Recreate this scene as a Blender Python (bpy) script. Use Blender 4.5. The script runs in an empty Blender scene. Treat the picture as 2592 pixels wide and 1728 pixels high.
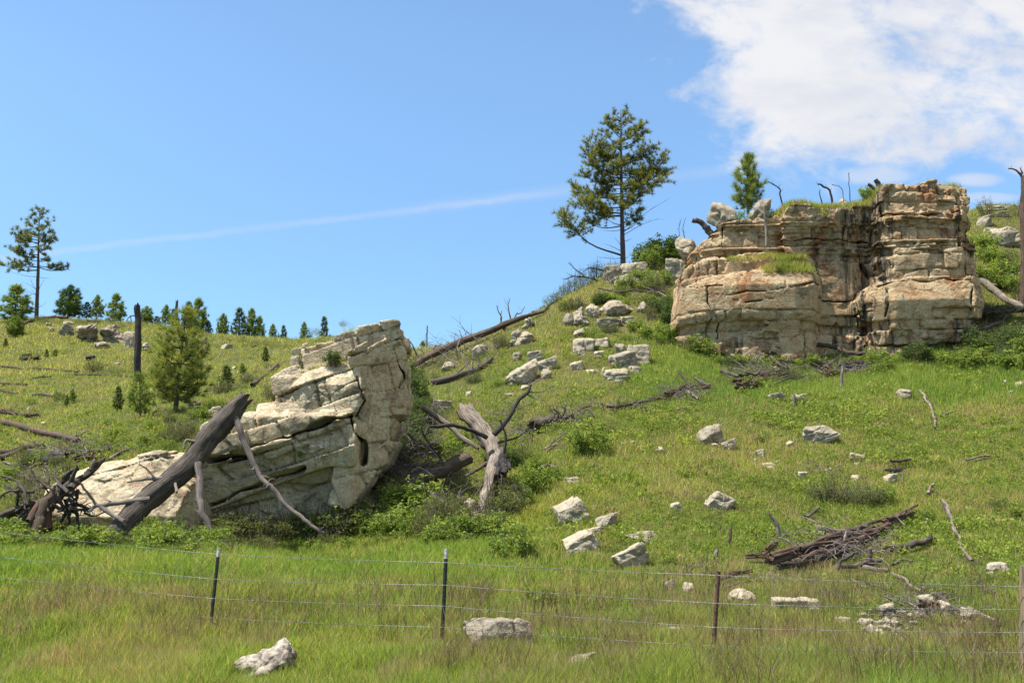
import bpy, math, random, zlib
import numpy as np
from mathutils import Vector

# ------------------------------------------------------------------ camera, world, sun, exposure
scene = bpy.context.scene
COL = scene.collection
F = 2520.0                       # focal length in units of the 2592 px wide photograph
PITCH = math.atan((1250 - 864) / F)
EYE = 2.0
cam_data = bpy.data.cameras.new('camera'); cam_data.lens = 35; cam_data.sensor_width = 36
cam_data.clip_start = 0.1; cam_data.clip_end = 3000
cam = bpy.data.objects.new('camera', cam_data); COL.objects.link(cam)
cam.location = (0, 0, EYE); cam.rotation_euler = (math.pi / 2 + PITCH, 0, 0)
scene.camera = cam
scene.view_settings.view_transform = 'Standard'; scene.view_settings.look = 'None'
scene.view_settings.gamma = 1; scene.view_settings.use_curve_mapping = False
scene.view_settings.exposure = 1.18
scene.cycles.max_bounces = 6; scene.cycles.diffuse_bounces = 3; scene.cycles.transmission_bounces = 3
scene.cycles.glossy_bounces = 2; scene.cycles.transparent_max_bounces = 4
scene.cycles.caustics_reflective = False; scene.cycles.caustics_refractive = False

SUN = Vector((-0.42, -0.12, 0.90)).normalized()
sd = bpy.data.lights.new('sun', 'SUN'); sd.energy = 4.2; sd.angle = math.radians(0.53); sd.color = (1.0, 0.955, 0.88)
so = bpy.data.objects.new('sun', sd); COL.objects.link(so); so.rotation_euler = SUN.to_track_quat('Z', 'Y').to_euler()


def ray(U, V):
    """direction through a photograph pixel, scaled so that y = 1"""
    a = (U - 1296) / F; b = (864 - V) / F
    cp, sp = math.cos(PITCH), math.sin(PITCH)
    y = cp - b * sp; z = sp + b * cp
    return np.array([a / y, 1.0, z / y])


def at(U, V, D):
    r = ray(U, V)
    return np.array([r[0] * D, D, EYE + r[2] * D])


class N:
    """tiny node-tree helper"""
    def __init__(s, tree): s.t = tree; s.t.nodes.clear()
    def __call__(s, typ, ins=None, **kw):
        n = s.t.nodes.new(typ)
        for k, v in kw.items(): setattr(n, k, v)
        for k, v in (ins or {}).items():
            i = n.inputs[k]
            if isinstance(v, bpy.types.NodeSocket): s.t.links.new(v, i)
            else: i.default_value = v
        return n
    def m(s, op, a, b=0.0, c=None, clamp=False):
        n = s.t.nodes.new('ShaderNodeMath'); n.operation = op; n.use_clamp = clamp
        for i, v in enumerate((a, b, c)):
            if v is None: continue
            if isinstance(v, bpy.types.NodeSocket): s.t.links.new(v, n.inputs[i])
            else: n.inputs[i].default_value = v
        return n.outputs[0]
    def mix(s, f, a, b, blend='MIX'):
        n = s.t.nodes.new('ShaderNodeMix'); n.data_type = 'RGBA'; n.blend_type = blend
        for i, v in ((0, f), (6, a), (7, b)):
            if isinstance(v, bpy.types.NodeSocket): s.t.links.new(v, n.inputs[i])
            else: n.inputs[i].default_value = v if i == 0 else (*v, 1)[:4]
        return n.outputs[2]
    def ramp(s, v, lo, hi, a=0.0, b=1.0):
        n = s.t.nodes.new('ShaderNodeMapRange'); n.interpolation_type = 'SMOOTHSTEP'
        s.t.links.new(v, n.inputs[0])
        for i, q in enumerate((lo, hi, a, b)): n.inputs[i + 1].default_value = q
        return n.outputs[0]
    def noise(s, vec, scale, detail=4.0, rough=0.55, dist=0.0):
        n = s('ShaderNodeTexNoise', {'Vector': vec, 'Scale': scale, 'Detail': detail, 'Roughness': rough, 'Distortion': dist})
        return n.outputs[0]
    def vmul(s, vec, k):
        n = s.t.nodes.new('ShaderNodeVectorMath'); n.operation = 'MULTIPLY'
        s.t.links.new(vec, n.inputs[0]); n.inputs[1].default_value = k
        return n.outputs[0]


def make_world():
    w = bpy.data.worlds.new('World'); scene.world = w; w.use_nodes = True
    k = N(w.node_tree)
    sky = k('ShaderNodeTexSky', sky_type='NISHITA', sun_disc=False, altitude=1300.0, air_density=1.0, dust_density=0.6, ozone_density=1.6)
    sky.sun_elevation = math.asin(SUN.z); sky.sun_rotation = math.atan2(SUN.x, SUN.y)
    tc = k('ShaderNodeTexCoord').outputs['Generated']
    sx = k('ShaderNodeSeparateXYZ', {0: tc})
    y = k.m('MAXIMUM', k.m('ABSOLUTE', sx.outputs[1]), 0.05)
    u = k.m('DIVIDE', sx.outputs[0], y); v = k.m('DIVIDE', sx.outputs[2], y)
    vec = k('ShaderNodeCombineXYZ', {0: u, 1: v, 2: 0.0}).outputs[0]
    base = k.mix(1.0, sky.outputs[0], k.mix(k.ramp(v, 0.0, 0.5), (0.43, 0.565, 0.635), (0.76, 0.86, 0.86)), 'MULTIPLY')
    n1 = k.noise(k.vmul(vec, (1.0, 1.6, 1)), 5.0, 8.0, 0.6, 0.4)
    n2 = k.noise(k.vmul(vec, (1.0, 1.3, 1)), 17.0, 6.0, 0.62, 0.3)
    # the cloud bank: bounded on the left by a slanted edge, below by a ragged level edge
    p0 = ray(1700, 0); p1 = ray(1960, 400)
    sl = (p1[0] - p0[0]) / (p1[2] - p0[2])
    left = k.m('SUBTRACT', k.m('SUBTRACT', u, p0[0] - sl * p0[2]), k.m('MULTIPLY', v, sl))
    bot = k.m('SUBTRACT', v, ray(2250, 372)[2])
    edge = k.m('MINIMUM', k.m('MULTIPLY', left, 1.0), k.m('MULTIPLY', bot, 1.5))
    edge = k.m('MINIMUM', edge, 0.075)
    d = k.m('ADD', edge, k.m('MULTIPLY', k.m('SUBTRACT', n1, 0.5), 0.36))
    d = k.m('ADD', d, k.m('MULTIPLY', k.m('SUBTRACT', n2, 0.5), 0.26))
    cl = k.m('POWER', k.ramp(d, -0.05, 0.075), 0.8)
    # thin streak of a contrail and wisps low on the right
    def streak(a, b, wid, amp, u0, u1):
        ra, rb = ray(*a), ray(*b)
        s_ = (rb[2] - ra[2]) / (rb[0] - ra[0])
        e = k.m('SUBTRACT', k.m('SUBTRACT', v, ra[2] - s_ * ra[0]), k.m('MULTIPLY', u, s_))
        e = k.m('ADD', e, k.m('MULTIPLY', k.m('SUBTRACT', n2, 0.5), 0.010))
        g = k.ramp(k.m('ABSOLUTE', e), wid, 0.0)
        g = k.m('MULTIPLY', g, k.m('MULTIPLY', k.ramp(u, u0, u0 + 0.08), k.ramp(u, u1, u1 - 0.15)))
        return k.m('MULTIPLY', k.m('MULTIPLY', g, amp), k.m('ADD', 0.45, n2))
    s1 = streak((0, 655), (1100, 524), 0.0062, 0.20, -0.62, 0.10)
    s2 = streak((1100, 524), (2000, 408), 0.011, 0.12, -0.14, 0.42)
    s3 = streak((2220, 445), (2380, 385), 0.009, 0.30, 0.36, 0.60)
    def puff(c, rx, ry, amp):
        r = ray(*c)
        q = k.m('ADD', k.m('POWER', k.m('DIVIDE', k.m('SUBTRACT', u, r[0]), rx), 2.0), k.m('POWER', k.m('DIVIDE', k.m('SUBTRACT', v, r[2]), ry), 2.0))
        q = k.m('SUBTRACT', k.m('ADD', q, k.m('MULTIPLY', n2, 1.2)), 0.6)
        return k.m('MULTIPLY', k.ramp(q, 1.0, 0.0), amp)
    pz = [puff((2470, 455), 0.035, 0.009, 0.55), puff((2210, 445), 0.05, 0.012, 0.5), puff((2600, 420), 0.03, 0.013, 0.6), puff((2480, 500), 0.05, 0.007, 0.4)]
    tot = cl
    for q in [s1, s2, s3] + pz: tot = k.m('ADD', tot, k.m('MULTIPLY', q, k.m('SUBTRACT', 1.0, tot, clamp=True)), clamp=True)
    shade = k.ramp(k.noise(k.vmul(vec, (1, 2.2, 1)), 6.0, 5.0, 0.55, 0.2), 0.38, 0.7)
    ccol = k.mix(shade, (3.0, 3.02, 3.12), (2.4, 2.52, 2.85))
    out = k.mix(tot, base, ccol)
    bg = k('ShaderNodeBackground', {0: out, 1: 0.13})
    o = k('ShaderNodeOutputWorld', {0: bg.outputs[0]})
make_world()

# ------------------------------------------------------------------ generic helpers
rng = np.random.default_rng(7)
_L = np.random.default_rng(99).random((4, 64, 64, 64)).astype(np.float32)


def vn(p, scale, seed=0, smooth=True):
    """value noise in -1..1 on points (n,3)"""
    T = _L[seed % 4]; q = np.asarray(p, np.float64) * scale + seed * 13.37 + 500.0
    i = np.floor(q).astype(np.int64); f = (q - i).astype(np.float32)
    if smooth: f = f * f * (3 - 2 * f)
    i0 = i & 63; i1 = (i + 1) & 63
    x0, y0, z0 = i0.T; x1, y1, z1 = i1.T; fx, fy, fz = f.T
    c = (T[x0, y0, z0] * (1 - fx) + T[x1, y0, z0] * fx) * (1 - fy) + (T[x0, y1, z0] * (1 - fx) + T[x1, y1, z0] * fx) * fy
    e = (T[x0, y0, z1] * (1 - fx) + T[x1, y0, z1] * fx) * (1 - fy) + (T[x0, y1, z1] * (1 - fx) + T[x1, y1, z1] * fx) * fy
    return (c * (1 - fz) + e * fz) * 2 - 1


def fbm(p, scale, seed=0, octv=3, smooth=True):
    r = 0; a = 1.0
    for o in range(octv):
        r = r + a * vn(p, scale * 2 ** o, seed + o, smooth); a *= 0.5
    return r


def xy3(x, y): return np.stack([np.asarray(x, float), np.asarray(y, float), np.zeros(np.shape(x))], -1)


def mk(name, verts, faces, mat=None, parent=None, col=None, uv=None, smooth=False, kind=None):
    me = bpy.data.meshes.new(name)
    verts = np.asarray(verts, np.float32)
    if isinstance(faces, np.ndarray): faces = [faces]
    faces = [np.asarray(f, np.int32) for f in faces if len(f)]
    nl = sum(f.size for f in faces); nf = sum(len(f) for f in faces)
    me.vertices.add(len(verts)); me.vertices.foreach_set('co', verts.ravel())
    me.loops.add(nl); me.polygons.add(nf)
    lv = np.concatenate([f.ravel() for f in faces])
    tot = np.concatenate([np.full(len(f), f.shape[1], np.int32) for f in faces])
    me.loops.foreach_set('vertex_index', lv)
    st = np.concatenate([[0], np.cumsum(tot)[:-1]]).astype(np.int32)
    me.polygons.foreach_set('loop_start', st)
    me.polygons.foreach_set('loop_total', tot)
    if smooth: me.polygons.foreach_set('use_smooth', np.ones(nf, bool))
    if col is not None:
        a = me.attributes.new('col', 'FLOAT_COLOR', 'POINT')
        c = np.ones((len(verts), 4), np.float32); c[:, :3] = col
        a.data.foreach_set('color', c.ravel())
    if uv is not None:
        a = me.attributes.new('grain', 'FLOAT2', 'POINT')
        a.data.foreach_set('vector', np.asarray(uv, np.float32).ravel())
    me.update(calc_edges=True)
    if mat: me.materials.append(mat)
    o = bpy.data.objects.new(name, me); COL.objects.link(o)
    if parent: o.parent = parent
    if kind: o['kind'] = kind
    return o


def tag(o, label, cat, group=None):
    o['label'] = label; o['category'] = cat
    if group: o['group'] = group
    return o


def empty(name, loc=(0, 0, 0), label=None, cat=None, group=None):
    o = bpy.data.objects.new(name, None); COL.objects.link(o); o.location = [float(q) for q in loc]
    o.empty_display_size = 0.2
    if label: tag(o, label, cat, group)
    return o


def dup(root, loc, rz=0.0, scale=(1, 1, 1), label=None, group=None, tilt=(0, 0)):
    r = root.copy(); COL.objects.link(r); r.location = [float(q) for q in loc]
    r.rotation_euler = (tilt[0], tilt[1], rz); r.scale = scale
    if label: r['label'] = label
    if group: r['group'] = group
    for ch in list(root.children):
        c = ch.copy(); COL.objects.link(c); c.parent = r
    return r

ORD = ['leftmost', 'second', 'third', 'fourth', 'fifth', 'sixth', 'seventh', 'eighth', 'ninth', 'tenth', 'eleventh', 'twelfth', 'thirteenth',
       'fourteenth', 'fifteenth', 'sixteenth', 'seventeenth', 'eighteenth', 'nineteenth', 'twentieth']


class Geo:
    """collects vertices and faces of one mesh"""
    def __init__(s): s.v = []; s.f = {3: [], 4: []}; s.u = []; s.c = []; s.n = 0
    def add(s, v, f, uv=None, col=None):
        v = np.asarray(v, float); f = np.asarray(f)
        s.v.append(v); s.f[f.shape[1]].append(f + s.n); s.n += len(v)
        s.u.append(np.zeros((len(v), 2)) if uv is None else uv)
        s.c.append(np.full((len(v), 3), 0.5) if col is None else np.broadcast_to(col, (len(v), 3)))
    def build(s, name, mat, parent=None, smooth=False, col=False, origin=None):
        v = np.concatenate(s.v)
        if origin is not None: v = v - np.asarray(origin)
        fs = [np.concatenate(s.f[k]) for k in (3, 4) if s.f[k]]
        return mk(name, v, fs, mat, parent, np.concatenate(s.c) if col else None, np.concatenate(s.u), smooth)


def spline(pts, n):
    """catmull-rom through pts (k,d) giving n samples"""
    P = np.asarray(pts, float)
    if len(P) == 2: return P[0] + (P[1] - P[0]) * np.linspace(0, 1, n)[:, None]
    P = np.vstack([2 * P[0] - P[1], P, 2 * P[-1] - P[-2]])
    t = np.linspace(0, len(P) - 3 - 1e-6, n); i = t.astype(int); f = (t - i)[:, None]
    a, b, c, d = P[i], P[i + 1], P[i + 2], P[i + 3]
    return 0.5 * (2 * b + (c - a) * f + (2 * a - 5 * b + 4 * c - d) * f ** 2 + (3 * b - a - 3 * c + d) * f ** 3)


def tube(g, P, R, sides=8, rough=0.0, knots=0.0, seed=0, col=None, cap=True, jag=0.0):
    """tapered tube along P with radius R(n); grain uv; rough = lengthwise furrows; jag = splintered ends"""
    P = np.asarray(P, float); n = len(P); R = np.broadcast_to(R, (n,)).astype(float)
    T = np.gradient(P, axis=0); T /= np.linalg.norm(T, axis=1)[:, None] + 1e-9
    up = np.array([0, 0, 1.0]) if abs(T[0, 2]) < 0.9 else np.array([1.0, 0, 0])
    X = np.zeros_like(P); x = np.cross(T[0], up); x /= np.linalg.norm(x)
    for i in range(n):
        x = x - T[i] * x.dot(T[i]); x /= np.linalg.norm(x) + 1e-9; X[i] = x
    Y = np.cross(T, X)
    a = np.linspace(0, 2 * np.pi, sides, endpoint=False)
    L = np.concatenate([[0], np.cumsum(np.linalg.norm(np.diff(P, axis=0), axis=1))])
    rr = np.repeat(R[:, None], sides, 1)
    ax = np.zeros((n, sides))
    if rough:
        A, LL = np.meshgrid(a, L); q = np.stack([np.cos(A) * 1.3, np.sin(A) * 1.3, LL * 0.5], -1).reshape(-1, 3)
        rr = rr * (1 + rough * (vn(q, 3.2, seed) * 0.7 + vn(q, 7.0, seed + 1) * 0.5).reshape(n, sides))
        q2 = q.copy(); q2[:, 2] *= 2
        rr = rr * (1 + knots * np.maximum(0, vn(q2, 1.1, seed + 2) - 0.35).reshape(n, sides))
    if jag:
        r_ = np.random.default_rng(seed + 5).random(sides)
        ax[0] = -jag * r_; ax[-1] = jag * np.random.default_rng(seed + 6).random(sides)
    V = P[:, None] + X[:, None] * (np.cos(a) * rr)[..., None] + Y[:, None] * (np.sin(a) * rr)[..., None] + T[:, None] * ax[..., None]
    i = np.arange(n - 1)[:, None] * sides; j = np.arange(sides); k = (j + 1) % sides
    f = np.stack([i + j, i + k, i + sides + k, i + sides + j], -1).reshape(-1, 4)
    off = seed * 1.7
    uv = np.stack([np.repeat((a * R.mean())[None] + off, n, 0), np.repeat(L[:, None], sides, 1) + off], -1).reshape(-1, 2)
    g.add(V.reshape(-1, 3), f, uv, col)
    if cap:
        for e, ring in ((0, 0), (n - 1, (n - 1) * sides)):
            dep = R[e] * (0.9 if jag else 0.15)
            c = P[e] + T[e] * (dep if e == 0 else -dep) * (1 if jag else -1)
            base = V.reshape(-1, 3)[ring:ring + sides]
            vv = np.vstack([base, c]); ff = np.stack([j, k, np.full(sides, sides)], -1)
            if e == 0: ff = ff[:, ::-1]
            g.add(vv, ff, np.vstack([uv[ring:ring + sides], uv[ring]]), col)

# ------------------------------------------------------------------ materials
def new_mat(name):
    m = bpy.data.materials.new(name); m.use_nodes = True
    return m, N(m.node_tree)


def rock_mat(name, base, dark, warm, sc=1.0, tilt=0.0, greyness=0.5, rust=0.5, streaks=0.0, bumpk=1.0, cleft=None):
    m, k = new_mat(name)
    tc = k('ShaderNodeTexCoord').outputs['Object']
    rot = k('ShaderNodeVectorRotate', {'Vector': tc, 'Axis': (0, 1, 0), 'Angle': tilt}).outputs[0]
    big = k.noise(rot, 0.8 * sc, 5, 0.6); mid = k.noise(rot, 3.1 * sc, 7, 0.7, 0.2); fine = k.noise(rot, 17 * sc, 6, 0.75)
    strat = k.noise(k.vmul(rot, (0.35, 0.35, 7.5)), 1.5 * sc, 6, 0.7)
    c = k.mix(k.ramp(mid, 0.38, 0.64), base, warm)
    c = k.mix(k.m('MULTIPLY', k.ramp(strat, 0.5, 0.64), 0.4), c, tuple(q * 0.5 for q in base))
    g = k.ramp(k.m('ADD', k.m('MULTIPLY', big, 0.5), k.m('MULTIPLY', mid, 0.5)), 0.60 - 0.24 * greyness, 0.72 - 0.24 * greyness)
    g = k.m('MULTIPLY', g, k.ramp(fine, 0.3, 0.6, 0.35, 1.0))
    c = k.mix(k.m('MULTIPLY', g, 0.9), c, dark)
    lich = k.m('MULTIPLY', k.ramp(k.noise(tc, 6.0 * sc, 6, 0.8), 0.56, 0.66), k.ramp(big, 0.42, 0.6))
    c = k.mix(k.m('MULTIPLY', lich, 0.6), c, tuple(q * 0.42 for q in dark))
    r = k.m('MULTIPLY', k.ramp(k.noise(rot, 1.15 * sc, 5, 0.65, 0.8), 0.54, 0.67), rust)
    c = k.mix(r, c, (0.27, 0.115, 0.045))
    if name.endswith('stone') and 'boulder' in name:
        rnd_ = k('ShaderNodeObjectInfo').outputs['Random']; c = k.mix(k.m('MULTIPLY', rnd_, 0.55), c, tuple(q * 1.2 for q in dark)); c = k.mix(k.m('MULTIPLY', k.ramp(k.noise(tc, 1.1 * sc, 4, 0.6), 0.5, 0.66), 0.5), c, warm)
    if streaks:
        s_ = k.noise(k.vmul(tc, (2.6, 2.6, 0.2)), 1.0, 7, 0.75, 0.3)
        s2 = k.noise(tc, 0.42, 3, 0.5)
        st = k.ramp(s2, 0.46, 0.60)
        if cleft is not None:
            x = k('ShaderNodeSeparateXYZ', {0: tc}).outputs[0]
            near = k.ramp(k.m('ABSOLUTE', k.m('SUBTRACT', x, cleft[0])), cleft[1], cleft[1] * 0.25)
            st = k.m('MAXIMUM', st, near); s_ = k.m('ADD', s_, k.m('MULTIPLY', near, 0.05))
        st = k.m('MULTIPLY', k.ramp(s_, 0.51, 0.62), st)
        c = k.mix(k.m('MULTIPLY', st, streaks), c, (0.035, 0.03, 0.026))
    c = k.mix(k.ramp(fine, 0.42, 0.66, 0.0, 0.45), c, tuple(q * 0.5 for q in dark))
    cr = k('ShaderNodeTexVoronoi', {'Vector': k.vmul(k('ShaderNodeVectorMath', {0: rot, 1: k.vmul(k('ShaderNodeTexNoise', {'Vector': rot, 'Scale': 2.2 * sc, 'Detail': 5.0}).outputs[1], (0.5, 0.5, 0.5))}, operation='ADD').outputs[0], (0.8, 0.8, 1.7)), 'Scale': 1.5 * sc}, feature='DISTANCE_TO_EDGE').outputs[0]
    crk = k.m('SUBTRACT', 1.0, k.m('MULTIPLY', k.m('SUBTRACT', 1.0, k.ramp(cr, 0.0, 0.022)), k.ramp(k.noise(rot, 0.9 * sc, 3, 0.6), 0.50, 0.62))); c = k.mix(k.m('MULTIPLY', k.m('SUBTRACT', 1.0, crk), 0.5), c, tuple(q * 0.3 for q in dark))
    pits = k('ShaderNodeTexVoronoi', {'Vector': rot, 'Scale': 10.0 * sc}).outputs['Distance']
    pm = k.ramp(k.noise(rot, 1.9 * sc, 3, 0.5), 0.48, 0.6)
    h = k.m('ADD', k.m('MULTIPLY', mid, 0.7), k.m('MULTIPLY', fine, 0.36))
    h = k.m('ADD', h, k.m('MULTIPLY', strat, 0.22))
    h = k.m('ADD', h, k.m('MULTIPLY', crk, 0.22))
    h = k.m('ADD', h, k.m('MULTIPLY', k.m('MULTIPLY', k.ramp(pits, 0.0, 0.3), pm), 0.3))
    bmp = k('ShaderNodeBump', {'Height': h, 'Strength': 1.0 * bumpk, 'Distance': 0.10 / sc})
    b = k('ShaderNodeBsdfPrincipled', {'Base Color': c, 'Roughness': 0.9, 'Normal': bmp.outputs[0], 'Specular IOR Level': 0.2})
    k('ShaderNodeOutputMaterial', {0: b.outputs[0]})
    return m


def wood_mat(name, a, b_, dark, grain=1.0, bumpk=1.0, rust=0.0):
    m, k = new_mat(name)
    at_ = k('ShaderNodeAttribute', attribute_name='grain').outputs['Vector']
    v = k.vmul(at_, (34 * grain, 1.6, 1)); tc = k('ShaderNodeTexCoord').outputs['Object']
    g1 = k.noise(v, 1.0, 5, 0.65, 0.6); g2 = k.noise(k.vmul(at_, (90 * grain, 3, 1)), 1.0, 3, 0.6); pt = k.noise(tc, 1.7, 4, 0.6)
    c = k.mix(k.ramp(g1, 0.3, 0.7), a, b_)
    c = k.mix(k.ramp(pt, 0.42, 0.7), c, tuple((x + y) * 0.5 * 0.62 for x, y in zip(a, b_)))
    c = k.mix(k.ramp(g2, 0.47, 0.62, 0, 0.9), c, dark)
    if rust: c = k.mix(k.m('MULTIPLY', k.ramp(k.noise(tc, 2.6, 4, 0.6), 0.45, 0.6), rust), c, (0.125, 0.06, 0.034))
    h = k.m('ADD', g1, k.m('MULTIPLY', g2, 0.6))
    bmp = k('ShaderNodeBump', {'Height': h, 'Strength': 0.8 * bumpk, 'Distance': 0.03})
    b = k('ShaderNodeBsdfPrincipled', {'Base Color': c, 'Roughness': 0.85, 'Normal': bmp.outputs[0], 'Specular IOR Level': 0.25})
    k('ShaderNodeOutputMaterial', {0: b.outputs[0]})
    return m


def leaf_mat(name, tr=0.35, tint=(1, 1, 1), rough=0.6):
    m, k = new_mat(name)
    c = k('ShaderNodeAttribute', attribute_name='col').outputs['Color']
    c = k.mix(1.0, c, tint, 'MULTIPLY')
    d = k('ShaderNodeBsdfPrincipled', {'Base Color': c, 'Roughness': rough, 'Specular IOR Level': 0.25})
    t = k('ShaderNodeBsdfTranslucent', {'Color': k.mix(1.0, c, (1.3, 1.2, 0.75), 'MULTIPLY')})
    s = k('ShaderNodeMixShader', {0: tr, 1: d.outputs[0], 2: t.outputs[0]})
    k('ShaderNodeOutputMaterial', {0: s.outputs[0]})
    return m


def plain_mat(name, c, rough=0.6, metal=0.0, spot=None, sc=8.0):
    m, k = new_mat(name)
    tc = k('ShaderNodeTexCoord').outputs['Object']
    cc = k.mix(k.ramp(k.noise(tc, sc, 5, 0.6), 0.42, 0.62), c, spot or tuple(q * 0.7 for q in c))
    b = k('ShaderNodeBsdfPrincipled', {'Base Color': cc, 'Roughness': rough, 'Metallic': metal})
    k('ShaderNodeOutputMaterial', {0: b.outputs[0]})
    return m

M = {}
M['lean'] = rock_mat('pale limestone', (0.54, 0.465, 0.32), (0.20, 0.18, 0.135), (0.46, 0.345, 0.195), 1.0, math.radians(17), 0.46, 0.3, 0.5)
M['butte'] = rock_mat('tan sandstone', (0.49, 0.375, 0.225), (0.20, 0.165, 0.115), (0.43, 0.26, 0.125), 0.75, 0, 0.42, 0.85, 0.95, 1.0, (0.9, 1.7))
M['boulder'] = rock_mat('cream boulder stone', (0.48, 0.42, 0.31), (0.20, 0.185, 0.145), (0.40, 0.31, 0.20), 1.8, 0.2, 0.34, 0.12, 0, 0.8)
M['boulder_grey'] = rock_mat('grey boulder stone', (0.41, 0.355, 0.26), (0.16, 0.148, 0.12), (0.36, 0.275, 0.175), 1.5, 0.1, 0.55, 0.3, 0, 0.9)
M['pitted'] = rock_mat('pitted stone', (0.47, 0.42, 0.34), (0.13, 0.105, 0.09), (0.33, 0.265, 0.21), 4.0, 0.2, 0.6, 0.15)
M['wood_grey'] = wood_mat('weathered grey wood', (0.16, 0.13, 0.105), (0.065, 0.052, 0.043), (0.013, 0.011, 0.010), bumpk=1.3)
M['wood_brown'] = wood_mat('brown deadwood', (0.155, 0.11, 0.075), (0.07, 0.048, 0.034), (0.018, 0.016, 0.012))
M['wood_pale'] = wood_mat('bleached wood', (0.33, 0.28, 0.225), (0.17, 0.135, 0.105), (0.05, 0.035, 0.027))
M['wood_rot'] = wood_mat('rotten red wood', (0.165, 0.12, 0.09), (0.075, 0.05, 0.038), (0.02, 0.013, 0.01), rust=0.55)
M['branch'] = wood_mat('dead branch wood', (0.29, 0.24, 0.215), (0.17, 0.135, 0.12), (0.04, 0.03, 0.026))
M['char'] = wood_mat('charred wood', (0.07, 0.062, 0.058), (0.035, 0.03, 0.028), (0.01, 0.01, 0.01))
M['bark'] = wood_mat('pine bark', (0.15, 0.11, 0.085), (0.075, 0.055, 0.045), (0.02, 0.015, 0.012))
M['needle'] = leaf_mat('pine needles', 0.4, (1.5, 1.45, 1.25))
M['leaf'] = leaf_mat('shrub leaves', 0.45, (1.25, 1.25, 1.2))
M['grass'] = leaf_mat('grass blades', 0.55, (1.62, 1.56, 1.32))
M['stem'] = plain_mat('shrub stems', (0.10, 0.075, 0.055), 0.8)


def ground_mat():
    m, k = new_mat('meadow soil')
    tc = k('ShaderNodeTexCoord').outputs['Object']
    a = k.noise(tc, 0.35, 5, 0.6, 0.5); b_ = k.noise(tc, 2.6, 6, 0.7); f = k.noise(tc, 14, 4, 0.7)
    c = k.mix(k.ramp(a, 0.38, 0.62), (0.075, 0.09, 0.022), (0.115, 0.11, 0.035))
    c = k.mix(k.ramp(b_, 0.45, 0.68), c, (0.17, 0.13, 0.07))
    c = k.mix(k.ramp(f, 0.5, 0.7, 0, 0.6), c, (0.055, 0.05, 0.02))
    bmp = k('ShaderNodeBump', {'Height': k.m('ADD', b_, f), 'Strength': 1.0, 'Distance': 0.12})
    b = k('ShaderNodeBsdfPrincipled', {'Base Color': c, 'Roughness': 0.95, 'Normal': bmp.outputs[0], 'Specular IOR Level': 0.1})
    k('ShaderNodeOutputMaterial', {0: b.outputs[0]})
    return m
M['ground'] = ground_mat()

# ------------------------------------------------------------------ terrain
CTRL = []   # (x/y, ln y, z)
def ctl(U, V, D):
    p = at(U, V, D); CTRL.append((p[0] / D, math.log(D), p[2]))
def crest(U, V, D, fall=0.12):
    ctl(U, V, D); z = at(U, V, D)[2]
    for k_ in (1.25, 1.9):
        CTRL.append((ray(U, V)[0], math.log(D * k_), z - fall * D * (k_ - 1) * (1 if k_ < 1.5 else 0.8)))
for U in (-1400, 0, 1296, 2592, 4000):
    CTRL.append((ray(U, 1700)[0], math.log(3), 0.15)); CTRL.append((ray(U, 1700)[0], math.log(6), 0.0))
for U in (-1400, 0, 1296, 2592, 4000): CTRL.append((ray(U, 1700)[0], math.log(400), 2.0))
for c in [(0, 1650, 13.5), (540, 1612, 14.5), (1120, 1655, 13), (1810, 1703, 11.5), (2592, 1735, 10.4), (-1200, 1600, 15), (3800, 1760, 9.6),
          (0, 1400, 20), (560, 1400, 20), (1125, 1400, 20.5), (-1200, 1400, 20), (600, 1352, 24.9), (150, 1330, 24.2), (0, 1270, 27), (900, 1340, 24.6),
          (0, 1150, 34), (0, 1060, 42), (0, 1000, 50), (0, 900, 68), (0, 850, 79), (-1000, 1060, 42), (-1000, 1200, 30), (-1000, 900, 68),
          (350, 1090, 31), (450, 1045, 35), (600, 1000, 40), (350, 900, 62), (600, 920, 62), (300, 850, 78), (800, 1000, 36), (900, 1000, 34),
          (1040, 960, 44), (1000, 1200, 27.0), (1100, 1330, 23.4), (1300, 1370, 21.6), (1100, 1100, 32), (1150, 1000, 38),
          (1500, 1400, 19.7), (1500, 1300, 22.6), (1500, 1200, 26), (1500, 1100, 30), (1500, 1000, 35), (1500, 900, 41), (1500, 800, 46.5), (1550, 720, 51),
          (1300, 900, 43), (1250, 1000, 37), (1350, 830, 47), (2000, 1300, 22.8), (2000, 1100, 30), (2000, 1000, 34.5),
          (2592, 1500, 16), (2592, 1400, 19.2), (2592, 1300, 22.8), (2592, 1200, 26.5), (2592, 1100, 30), (2592, 1000, 34), (2592, 920, 37.5),
          (2000, 912, 41.3), (1730, 872, 41.8), (2450, 900, 40.2), (2200, 912, 41.3), (1850, 905, 41.2), (1900, 948, 38), (2200, 945, 38),
          (2540, 800, 43), (2560, 700, 49), (2560, 600, 56), (1700, 760, 47.5), (1690, 690, 52), (1900, 650, 47), (2150, 640, 48), (2400, 640, 49),
          (1900, 760, 44.6), (2200, 760, 44.6), (2400, 760, 44.3),
          (3600, 900, 38), (3600, 600, 56), (3600, 1200, 26.5)]: ctl(*c)
for c in [(0, 803, 90), (-1000, 790, 92), (180, 812, 90), (330, 818, 89), (560, 858, 88), (700, 885, 86), (880, 905, 80), (1040, 915, 72),
          (1100, 885, 57), (1200, 852, 53), (1350, 790, 51), (1450, 738, 53), (1575, 672, 55), (1690, 665, 57), (1800, 650, 58), (2050, 625, 60), (2300, 600, 62),
          (2480, 526, 64), (2592, 520, 66), (3600, 480, 70)]: crest(*c)
CT = np.array(CTRL); KA = 2.2
def _phi(r2): return 0.5 * r2 * np.log(r2 + 1e-12)
_P = np.stack([CT[:, 0] * KA, CT[:, 1]], 1)
_A = _phi(((_P[:, None] - _P[None]) ** 2).sum(-1)) + np.eye(len(CT)) * 1e-3
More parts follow.
